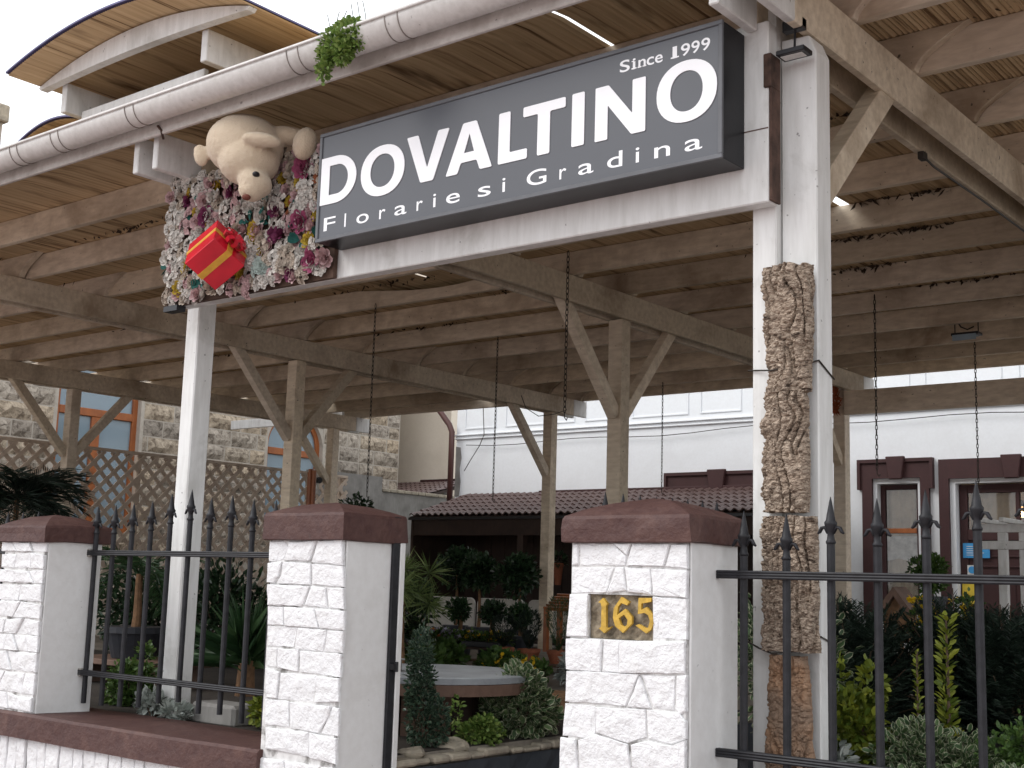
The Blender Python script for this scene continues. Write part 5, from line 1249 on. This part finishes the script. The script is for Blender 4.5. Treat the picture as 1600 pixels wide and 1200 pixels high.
def flowers(name, label, base, blobs, n, nf, fm, fl=0.04, mat=L_GREEN, pot=None, cat='flowers'):
    t = shrub(name, label, base, blobs, n, 0.05, 0.016, mat, cat=cat, pot=pot); P, D = blob_points([(b[0], b[1], b[2]+b[5]*0.35, b[3], b[4], b[5]*0.8) for b in blobs], nf, 0.8)
    PP = np.repeat(P, 5, axis=0); DD = rng.normal(size=PP.shape)+np.array([0, -0.5, 0.3]); leaves('blossom', PP, DD, fl, fl*0.35, fm, t, 'oval'); return t
flowers('yellow_flowers', 'yellow flowers behind the fence below the clipped bush', (-3.85, 10.0, 0.7), clump(-3.85, 10, 1.2, 1.62, 0.16, 4, 3), 300, 26, F_YELLOW, 0.05)
flowers('yellow_flowers', 'pale yellow flowers left of the yellow door notice', (-3.62, 10.2, 0.7), clump(-3.60, 10.2, 1.2, 1.66, 0.15, 4, 4), 300, 18, F_YELLOW, 0.05)
bx = thing('bird_house', 'little red brown bird house before the narrow house window', 'bird house', (-4.45, 11.0, 0.7))
part('roof', MB().prism([(-4.62,1.46),(-4.45,1.68),(-4.28,1.46),(-4.33,1.44),(-4.45,1.60),(-4.57,1.44)], 'y', 10.85, 11.15), TABLE_WOOD, bx)
part('body', MB().prism([(-4.56,1.22),(-4.56,1.44),(-4.45,1.59),(-4.34,1.44),(-4.34,1.22)], 'y', 10.9, 11.1), TRUNK, bx)
part('post', MB().tube([(-4.45,11,0.6),(-4.45,11,1.24)], 0.03, 8), TRUNK, bx)
shrub('box_ball', 'clipped green bush in a pot beside the house door', (-4.93, 13.0, 1.25), clump(-4.93, 13.0, 1.62, 2.04, 0.21, 6, 5), 1700, 0.045, 0.015, L_GREEN, pot=(0.15, 0.36, POT_BLACK), tint=0.35)
pd = thing('pedestal', 'pale stone pedestal carrying the clipped bush by the door', 'pedestal', (-4.93, 13.0, 0.7)); part('block', MB().box(-5.08,-4.78,12.85,13.15,0.69,1.21), PALE_STONE, pd, 0.01); part('slab', MB().box(-5.11,-4.75,12.82,13.18,1.212,1.25), PALE_STONE, pd, 0.006)
tr = thing('trellis_stand', 'white wooden trellis stand with a crossbar top at the right edge', 'trellis', (-4.4, 14.0, 0.7))
for xq in (-4.52, -4.30, -3.4, -3.2):
    part('post', MB().box(xq-0.045, xq+0.045, 13.96, 14.04, 0.65, 2.30), WHITE_POST, tr, 0.006)
for zq in (2.30, 2.12): part('beam', MB().box(-4.78, -2.9, 13.93, 13.955, zq, zq+0.09), WHITE_POST, tr, 0.005)
for k in range(8): part('crossbar', MB().box(-4.66+0.23*k, -4.61+0.23*k, 13.60, 14.45, 2.392, 2.44), WHITE_POST, tr, 0.004)
for zq in (1.25, 0.95): part('rail', MB().box(-4.52, -3.2, 14.041, 14.07, zq, zq+0.06), WHITE_POST, tr, 0.004)
part('brace', MB().bar((-4.25,13.945,2.06),(-4.02,13.945,2.28),0.03,0.06,(0,1,0)), WHITE_POST, tr)

# bed beside the path, table and plants seen through the gate
bd = thing('raised_bed_wall', 'dark slate bed wall with pale coping stones inside the gate', 'bed wall', (-4.75, 7, 0.1))
rw2 = random.Random(12); bwm = MB(); n1, n2 = 60, 6
for j in range(n2+1):
    for i in range(n1+1):
        y = 5.0+5.0*i/n1; zz = 0.10+0.54*j/n2; bwm.v.append((-4.715+0.022*noise.noise(Vector((y*6, zz*7, 0)))+0.012*noise.noise(Vector((y*17, zz*17, 2))), y, zz))
for j in range(n2):
    for i in range(n1):
        a = j*(n1+1)+i; bwm.f.append((a, a+1, a+n1+2, a+n1+1))
part('wall', bwm, BED_WALL, bd); y = 4.98
while y < 9.9:
    L = rw2.uniform(0.10, 0.24); d = rw2.uniform(-0.012, 0.012)
    part('coping_stone', MB().box(-4.82+d, -4.70+d, y, y+L-0.006, 0.648, 0.682+rw2.uniform(-0.014, 0.014)), PALE_STONE, bd, 0.012); y += L
tb_ = thing('round_table', 'round grey topped table on a brown board base inside the gate', 'table', (-5.45, 6.05, 0.7))
part('top', MB().lathe([(0.60,1.02),(0.632,1.025),(0.632,1.058),(0.62,1.064)], (-5.45,6.05,0), 48), TABLE_TOP, tb_)
part('rim', MB().lathe([(0.60,0.955),(0.638,0.958),(0.638,1.022),(0.60,1.0225)], (-5.45,6.05,0), 48), TABLE_WOOD, tb_)
for k in range(16):
    a = 2*math.pi*k/16; a2 = 2*math.pi*(k+0.94)/16; r_ = 0.40
    part('base_board', MB().prism([(-5.50+r_*math.cos(a),6.05+r_*math.sin(a)),(-5.50+r_*math.cos(a2),6.05+r_*math.sin(a2)),(-5.50+(r_-0.03)*math.cos(a2),6.05+(r_-0.03)*math.sin(a2)),(-5.50+(r_-0.03)*math.cos(a),6.05+(r_-0.03)*math.sin(a))], 'z', 0.66, 0.956), TABLE_WOOD if k % 3 else BROWN_WOOD, tb_)
gbx = thing('planter_box', 'small grey box standing on the left edge of the round table', 'box', (-5.55, 5.75, 1.064)); part('box', MB().box(-5.62,-5.48,5.68,5.82,1.065,1.13), CONCRETE, gbx, 0.006); part('rim', MB().box(-5.63,-5.47,5.67,5.83,1.13,1.14), CONCRETE, gbx)
shrub('holly', 'dense upright dark holly in front of the round table', (-4.93, 5.40, 0.68), [(-4.93,5.40,0.88,0.085,0.085,0.20),(-4.94,5.40,1.03,0.08,0.08,0.20),(-4.94,5.39,1.20,0.065,0.065,0.16),(-4.86,5.47,0.84,0.06,0.06,0.13)], 2300, 0.027, 0.0105, L_HOLLY, cat='shrub')
shrub('variegated_euonymus', 'round variegated shrub beside the numbered pillar, right of the round table', (-4.90, 6.25, 0.68), [(-4.90,6.25,0.85,0.19,0.19,0.18),(-4.90,6.25,0.98,0.13,0.13,0.14),(-4.98,6.15,0.84,0.12,0.12,0.13),(-4.84,6.36,0.84,0.12,0.12,0.14)], 2000, 0.05, 0.019, L_VAR)
shrub('low_shrub', 'low lime green shrub between the holly and the variegated shrub', (-4.84, 5.82, 0.68), clump(-4.85, 5.80, 0.68, 0.84, 0.14, 6, 14)+[(-4.88,5.64,0.88,0.03,0.03,0.09)], 1300, 0.028, 0.011, L_LIME)
rk = random.Random(31)
for lab, x, y, s in (('flat grey stone beside the foot of the holly', -4.85, 5.58, 0.09), ('pale rough stone at the front of the slate bed', -4.80, 5.20, 0.07)):
    mb = MB().ball((x, y, 0.70), (s, s*1.3, s*0.5), 12, 8); mb.v = [tuple(Vector(p)+Vector((noise.noise(Vector(p)*14), noise.noise(Vector(p)*14+Vector((5,0,0))), noise.noise(Vector(p)*14+Vector((0,7,0)))))*0.02) for p in mb.v]
    single('stone', mb, PALE_STONE, lab, 'stone', (x, y, 0.7))
lg = single('log', MB().tube([(-5.62,7.15,0.80),(-5.15,7.35,0.80)], [0.10,0.095], 14), TRUNK, 'short brown log lying under the edge of the round table', 'log', (-5.4, 7.2, 0.7))
rbk = thing('red_pot', 'small dark red flower pot on the ground under the table edge', 'pot', (-5.62, 6.98, 0.7)); part('pot', MB().lathe([(0.06,0),(0.085,0.16),(0.092,0.16),(0.092,0.19),(0.08,0.19),(0.078,0.16)], (-5.62,6.98,0.7), 18), m_plain('red_plastic', (0.20,0.02,0.012,1), 0.5), rbk); part('soil', MB().lathe([(0.078,0.0),(0.078,0.01)], (-5.62,6.98,0.86), 14), STEM, rbk)
# potted pine
pn = thing('pine', 'light green long needled pine tuft showing beside the middle pillar', 'pine', (-7.52, 8.0, 0.7)); P = []; D = []
for q in range(16):
    c = np.array([-7.56, 8.0, 1.62])+rng.normal(0, 1, 3)*np.array([0.14, 0.12, 0.12]); dd = rng.normal(size=(60, 3))+np.array([0.2, -0.2, 0.25]); P.append(np.repeat(c[None], 60, 0)); D.append(dd)
leaves('needles', np.vstack(P), np.vstack(D), 0.22, 0.006, L_PINE, pn, 'narrow', 0.45); part('trunk', MB().tube([(-7.55,8,0.65),(-7.58,8,1.2),(-7.55,8,1.62)], [0.05,0.035,0.02], 8), TRUNK, pn)

def standard_tree(label, x, y, zc, r, seed, mat=L_DARK, n=1300, L=0.085, W=0.026, group='dark standard trees before the lean-to'):
    t = thing('standard_tree', label, 'small tree', (x, y, 0.7), group); P, D = blob_points(clump(x, y, zc-r, zc+r, r*1.1, 7, seed), n, 0.45)
    leaves('crown', P, D, L, W, mat, t, 'oval', 0.35); part('trunk', MB().tube([(x,y,0.9),(x+0.02,y,1.15),(x,y,zc)], [0.03,0.025,0.015], 7), TRUNK, t)
    part('pot', MB().lathe([(0.13,0),(0.18,0.26),(0.19,0.26),(0.19,0.30),(0.16,0.30)], (x,y,0.7), 16), POT_BLACK, t)
standard_tree('glossy dark standard tree at the left, behind the pine tuft', -12.45, 14.3, 1.82, 0.32, 1)
standard_tree('glossy dark standard tree in the middle before the lean-to', -11.85, 14.1, 1.76, 0.28, 2)
standard_tree('glossy dark standard tree with round crown beside the lean-to post', -11.05, 14.0, 1.74, 0.29, 3)
for lab, x, y, zc, r, sd_ in (('small round topiary tree farthest left in front of the pale benches', -11.15, 12.2, 1.32, 0.12, 4), ('small loose topiary tree second from left before the pale benches', -10.72, 12.4, 1.28, 0.14, 5), ('small bushy topiary tree before the middle pale bench', -10.05, 12.2, 1.26, 0.15, 6), ('small round topiary tree just left of the white post', -9.68, 12.3, 1.24, 0.15, 7)):
    standard_tree(lab, x, y, zc, r, sd_, L_PALM if sd_ % 2 else L_DARK, 700, 0.06, 0.016, 'small topiary trees before the benches')
# benches of pale boards
def bench(label, x0, x1):
    t = thing('bench', label, 'bench', ((x0+x1)/2, 15.5, 0.73), 'pale benches under the lean-to')
    r_ = 0.10; z0, z1 = 0.82, 1.385
    def rr2(a0, cx, cz): return [(cx+r_*math.cos(a0+math.pi/2*k/5), cz+r_*math.sin(a0+math.pi/2*k/5)) for k in range(6)]
    part('backrest', MB().prism([(x0,z0),(x1,z0)]+rr2(0, x1-r_, z1-r_)+rr2(math.pi/2, x0+r_, z1-r_), 'y', 15.48, 15.52), BENCH, t, 0.006)
    part('seat', MB().box(x0, x1, 15.10, 15.478, 0.86, 0.90), BENCH, t, 0.006)
    for xq in (x0+0.06, x1-0.06):
        for yq in (15.16, 15.44): part('leg', MB().box(xq-0.03, xq+0.03, yq-0.03, yq+0.03, 0.70, 0.86), BENCH, t)
bench('pale bench at the left with rounded back board', -14.28, -13.10)
bench('pale bench in the middle behind the topiary trees', -13.05, -12.12)
bench('pale bench at the right, half hidden by the white post', -12.05, -10.95)
# potted conifers and pansies on planks
pl = thing('plant_shelf', 'low plank shelf carrying the potted conifers', 'shelf', (-8.6, 11.0, 0.7)); part('plank', MB().box(-9.2,-7.9,10.8,11.25,0.775,0.80), TABLE_WOOD, pl, 0.004)
for xq in (-9.1,-8.0): part('leg', MB().box(xq-0.04,xq+0.04,10.85,11.2,0.69,0.775), TABLE_WOOD, pl)
def cone_conifer(label, x, y, z0, z1, r, mat, n):
    t = thing('potted_conifer', label, 'conifer', (x, y, 0.80), 'potted conifers on the plank shelf')
    u = rng.random(n); a = rng.random(n)*2*np.pi; rad = r*np.clip(np.sin(np.pi*(0.12+0.88*(1-u))**0.8), 0.08, 1)*rng.uniform(0.7, 1.02, n); zz = z0+(z1-z0)*u
    P = np.stack([x+rad*np.cos(a), y+rad*np.sin(a), zz], 1); D = np.stack([np.cos(a)*0.6, np.sin(a)*0.6, np.full(n, 0.9)], 1)+rng.normal(0, .25, (n, 3))
    leaves('foliage', P, D, 0.05, 0.008, mat, t, 'narrow', 0.4); part('stem', MB().tube([(x,y,0.9),(x,y,z0+0.1)], 0.012, 6), STEM, t)
    part('pot', MB().lathe([(0.085,0),(0.115,0.10),(0.122,0.10),(0.122,0.135),(0.105,0.135),(0.10,0.11)], (x,y,0.80), 18), TERRACOTTA, t)
cone_conifer('blunt dark conifer in a terracotta pot, leftmost on the plank shelf', -8.88, 11.0, 0.93, 1.25, 0.135, L_YEW, 1500)
cone_conifer('taller dark conifer in a terracotta pot, middle of the plank shelf', -8.53, 11.0, 0.93, 1.32, 0.12, L_YEW, 1500)
cone_conifer('pointed fresh green conifer in a terracotta pot, right on the plank shelf', -8.18, 11.05, 0.93, 1.46, 0.13, L_PALM, 1300)
for lab, x, y, sd_ in (('yellow pansies, left clump in front of the potted conifers', -7.78, 9.5, 3), ('yellow pansies, middle clump in front of the potted conifers', -7.52, 9.45, 4), ('yellow pansies, right clump beside the numbered pillar', -7.24, 9.5, 5)):
    flowers('pansies', lab, (x, y, 0.7), clump(x, y, 0.72, 0.93, 0.14, 4, sd_), 260, 9, F_YELLOW, 0.048)
for lab, x, fm, sd_ in (('tray of orange flowers, left end of the flower row', -10.98, F_ORANGE, 3), ('tray of pale lilac flowers in the middle of the flower row', -10.50, F_LILAC, 4), ('tray of yellow and orange flowers, right end of the flower row', -9.95, F_YELLOW, 5)):
    t = flowers('flower_tray', lab, (x, 12.0, 0.86), [(x+q*0.14, 12.0, 0.96, 0.11, 0.16, 0.07) for q in (-2,-1,0,1,2)], 420, 90 if fm is F_LILAC else 26, fm, 0.04, L_GREEN)
    part('tray', MB().box(x-0.36, x+0.30, 11.85, 12.15, 0.862, 0.925), WHITE_PLASTIC if fm is F_LILAC else POT_BLACK, t, 0.006)
sh2 = thing('plant_shelf', 'long dark shelf carrying the row of flower trays', 'shelf', (-10.5, 12.0, 0.7)); part('plank', MB().box(-11.6,-9.5,11.8,12.2,0.835,0.86), BROWN_WOOD, sh2); 
for xq in (-11.4,-10.5,-9.7): part('leg', MB().box(xq-0.04,xq+0.04,11.85,12.15,0.69,0.835), BROWN_WOOD, sh2)
for i, (lab, x, y, h, r, mt) in enumerate((('leafy green plants left behind the round table', -8.6, 9.3, 0.20, 0.35, L_GREEN), ('leafy green plants right behind the round table', -7.95, 9.9, 0.20, 0.30, L_GREEN), ('dark leafy plants behind the holly', -9.3, 10.4, 0.20, 0.40, L_GREEN), ('white speckled plant beside the pansies', -6.9, 9.7, 0.30, 0.20, L_SILVER))):
    shrub('leafy_plant', lab, (x, y, 0.7), clump(x, y, 0.7, 0.7+h, r, 6, 40+i), 900, 0.09, 0.028, mt, cat='plant', tint=0.4)
oc = thing('slatted_chair', 'orange slatted wooden chair half hidden by the numbered pillar', 'chair', (-10.3, 14.2, 0.73))
for k in range(6): part('slat', MB().bar((-10.62,14.0+0.06*k,1.30+0.035*k),(-10.05,14.0+0.06*k,1.30+0.035*k),0.022,0.05,(0,-0.5,1)), ORANGE_WOOD, oc)
for xq in (-10.58,-10.08):
    part('leg', MB().box(xq-0.03,xq+0.03,13.98,14.04,0.73,1.29), ORANGE_WOOD, oc); part('leg', MB().box(xq-0.03,xq+0.03,14.28,14.34,0.73,1.46), ORANGE_WOOD, oc)
hb = thing('hanging_pot', 'dim terracotta hanging flower pot inside the lean-to', 'pot', (-12.55, 16.9, 1.75)); part('pot', MB().lathe([(0.05,0),(0.08,0.30),(0.09,0.30),(0.09,0.35),(0.07,0.35)], (-12.55,16.9,1.62), 16), TERRACOTTA, hb); part('cord', MB().tube([(-12.55,16.9,1.97),(-12.55,16.9,2.80)], 0.005, 5), CHAIN_M, hb)
P, D = blob_points([(-12.55,16.9,2.02,0.13,0.12,0.10)], 120, 0.5); leaves('foliage', P, D, 0.08, 0.02, L_DARK, hb)

# left bay
def palm(label, base, ztop, n, L, mat, trunk=True, pot=None, name='palm'):
    t = thing(name, label, 'palm', base); top = Vector((base[0], base[1], ztop)); P = []; D = []; rc = MB()
    for k in range(n):
        a = 2*math.pi*k/n*2.39+random.uniform(-.2, .2); el = random.uniform(-0.1, 1.2); prev = top; pts = [top]
        for i in range(1, 9):
            e = el-i*0.16; prev = prev+Vector((math.cos(a)*math.cos(e), math.sin(a)*math.cos(e), math.sin(e)))*(L/8); pts.append(prev)
        rc.tube(pts, [0.007]*4+[0.004]*5, 4)
        for i in range(2, 9):
            d = (pts[i]-pts[i-1]).normalized(); s = d.cross(Vector((0,0,1))).normalized()
            for q in range(3):
                p = pts[i-1].lerp(pts[i], q/3)
                for sg_ in (-1, 1): P.append(p); D.append(d*0.8+s*sg_*0.8+Vector((0,0,random.uniform(-0.1,0.35))))
    leaves('frond', P, D, L*0.32, 0.016, mat, t, 'narrow', 0.4); part('frond_rib', rc, mat, t)
    if trunk: part('trunk', MB().tube([(base[0]-0.01,base[1],base[2]+0.12),(base[0]+0.01,base[1],(base[2]+ztop)/2),tuple(top)], [0.045,0.035,0.028], 9), TRUNK, t)
    if pot: part('pot', MB().lathe([(pot*0.75,0),(pot*0.97,0.2),(pot*1.05,0.2),(pot*1.05,0.25),(pot*0.9,0.25)], base, 20), POT_BLACK, t)
    return t
palm('potted palm with a fibrous orange trunk behind the left fence', (-9.15, 6.5, 0.92), 1.60, 16, 0.55, L_PALM, True, 0.24)
lpk = thing('wooden_ledge', 'brown plank ledge under the potted palm', 'ledge', (-9.1, 6.5, 0.7)); part('plank', MB().box(-9.7,-8.5,6.2,6.8,0.87,0.915), TABLE_WOOD, lpk, 0.005)
for xq in (-9.6,-8.6): part('leg', MB().box(xq-0.05,xq+0.05,6.25,6.75,0.69,0.87), TABLE_WOOD, lpk)
yc = thing('yucca', 'spiky dark yucca between the left post and middle pillar', 'yucca', (-7.85, 6.6, 0.7)); n = 150
a = rng.random(n)*6.28; el = rng.uniform(0.15, 1.45, n); D = np.stack([np.cos(a)*np.cos(el), np.sin(a)*np.cos(el), np.sin(el)], 1); P = np.repeat(np.array([[-7.85, 6.6, 0.95]]), n, 0)+rng.normal(0, 0.03, (n, 3))
leaves('blade', P, D, 0.62, 0.026, L_PALM, yc, 'narrow', 0.35, droop=0.15); part('trunk', MB().tube([(-7.85,6.6,0.65),(-7.85,6.6,0.97)], [0.08,0.06], 9), TRUNK, yc)
shrub('low_shrub', 'yellow green bush behind the left fence beside the far left pillar', (-7.78, 5.5, 0.68), clump(-7.74, 5.48, 0.66, 0.98, 0.20, 7, 51)+[(-7.62,5.5,1.02,0.06,0.06,0.12)], 1700, 0.042, 0.016, L_GREEN, tint=0.5)
shrub('variegated_euonymus', 'loose variegated shrub close left of the left white post', (-7.22, 5.45, 0.68), clump(-7.22, 5.45, 0.68, 1.10, 0.12, 5, 52), 450, 0.045, 0.016, L_VAR)
shrub('low_shrub', 'yellow green bush behind the left fence beside the middle pillar', (-6.02, 5.30, 0.68), clump(-6.05, 5.30, 0.68, 0.95, 0.12, 5, 53), 900, 0.042, 0.016, L_GOLD, tint=0.3)
shrub('silver_ragwort', 'silver leaved plant spilling at the foot of the left post', (-6.95, 5.13, 0.70), clump(-7.0, 5.13, 0.70, 0.84, 0.12, 5, 54)+clump(-6.72, 5.12, 0.70, 0.80, 0.09, 4, 55), 420, 0.055, 0.018, L_SILVER, cat='plant')
sb = MB().box(-6.70, -6.28, 5.20, 5.42, 0.69, 0.825); single('stone_block', sb, CONCRETE, 'grey stone block lying right of the left post foot', 'stone block', (-6.5, 5.3, 0.69), bevel=0.02)
for i, (lab, x, y, zt, r) in enumerate((('dark bush behind the far left pillar', -11.6, 8.3, 1.75, 0.7), ('dark bush behind the potted palm', -10.4, 8.4, 1.80, 0.65), ('dark bush behind the left white post', -9.4, 8.6, 1.75, 0.6), ('dark bush right behind the yucca', -8.6, 8.3, 1.70, 0.55), ('tall dark bush before the lattice, left of the yucca', -10.6, 9.9, 2.05, 0.7), ('dark bush farthest right behind the yucca', -9.3, 9.6, 1.85, 0.6))):
    shrub('dark_bush', lab, (x, y, 0.7), clump(x, y, 0.7, zt, r, 8, 60+i), 2200, 0.085, 0.022, L_DARK, tint=0.2)
palm('dark fan of palm leaves high at the far left edge before the lattice', (-13.7, 8.0, 0.7), 2.42, 64, 0.80, L_YEW, True, None)
shrub('white_flower_bush', 'tall bush with small pale blooms at the far end of the lattice', (-14.5, 14.2, 0.7), clump(-14.5, 14.2, 2.2, 2.95, 0.36, 6, 71)+[(-14.5,14.2,1.5,0.3,0.3,0.8)], 1500, 0.07, 0.02, L_DARK)
gp_ = thing('gutter_plant', 'bright green weeds growing out of the gutter', 'weeds', (-4.84, 4.47, 4.44))
P, D = blob_points([(-4.82,4.43,4.395,0.13,0.06,0.10),(-4.92,4.46,4.455,0.08,0.05,0.06),(-4.72,4.45,4.43,0.09,0.05,0.07),(-4.88,4.39,4.30,0.05,0.03,0.10),(-4.80,4.46,4.48,0.14,0.05,0.07),(-4.76,4.40,4.335,0.05,0.03,0.07)], 2300, 0.2)
leaves('foliage', P, D, 0.027, 0.011, L_LIME, gp_, 'oval', 0.5); stk = MB()
for k in range(7):
    x = -4.93+0.045*k; stk.tube([(x,4.47,4.44),(x-0.01,4.47,4.55),(x+random.uniform(-.04,.03),4.47,4.57+random.uniform(0.0,0.10))], 0.003, 4)
part('stem', stk, m_plain('dry_grey_stalk', (0.12,0.13,0.11,1), 0.9), gp_)
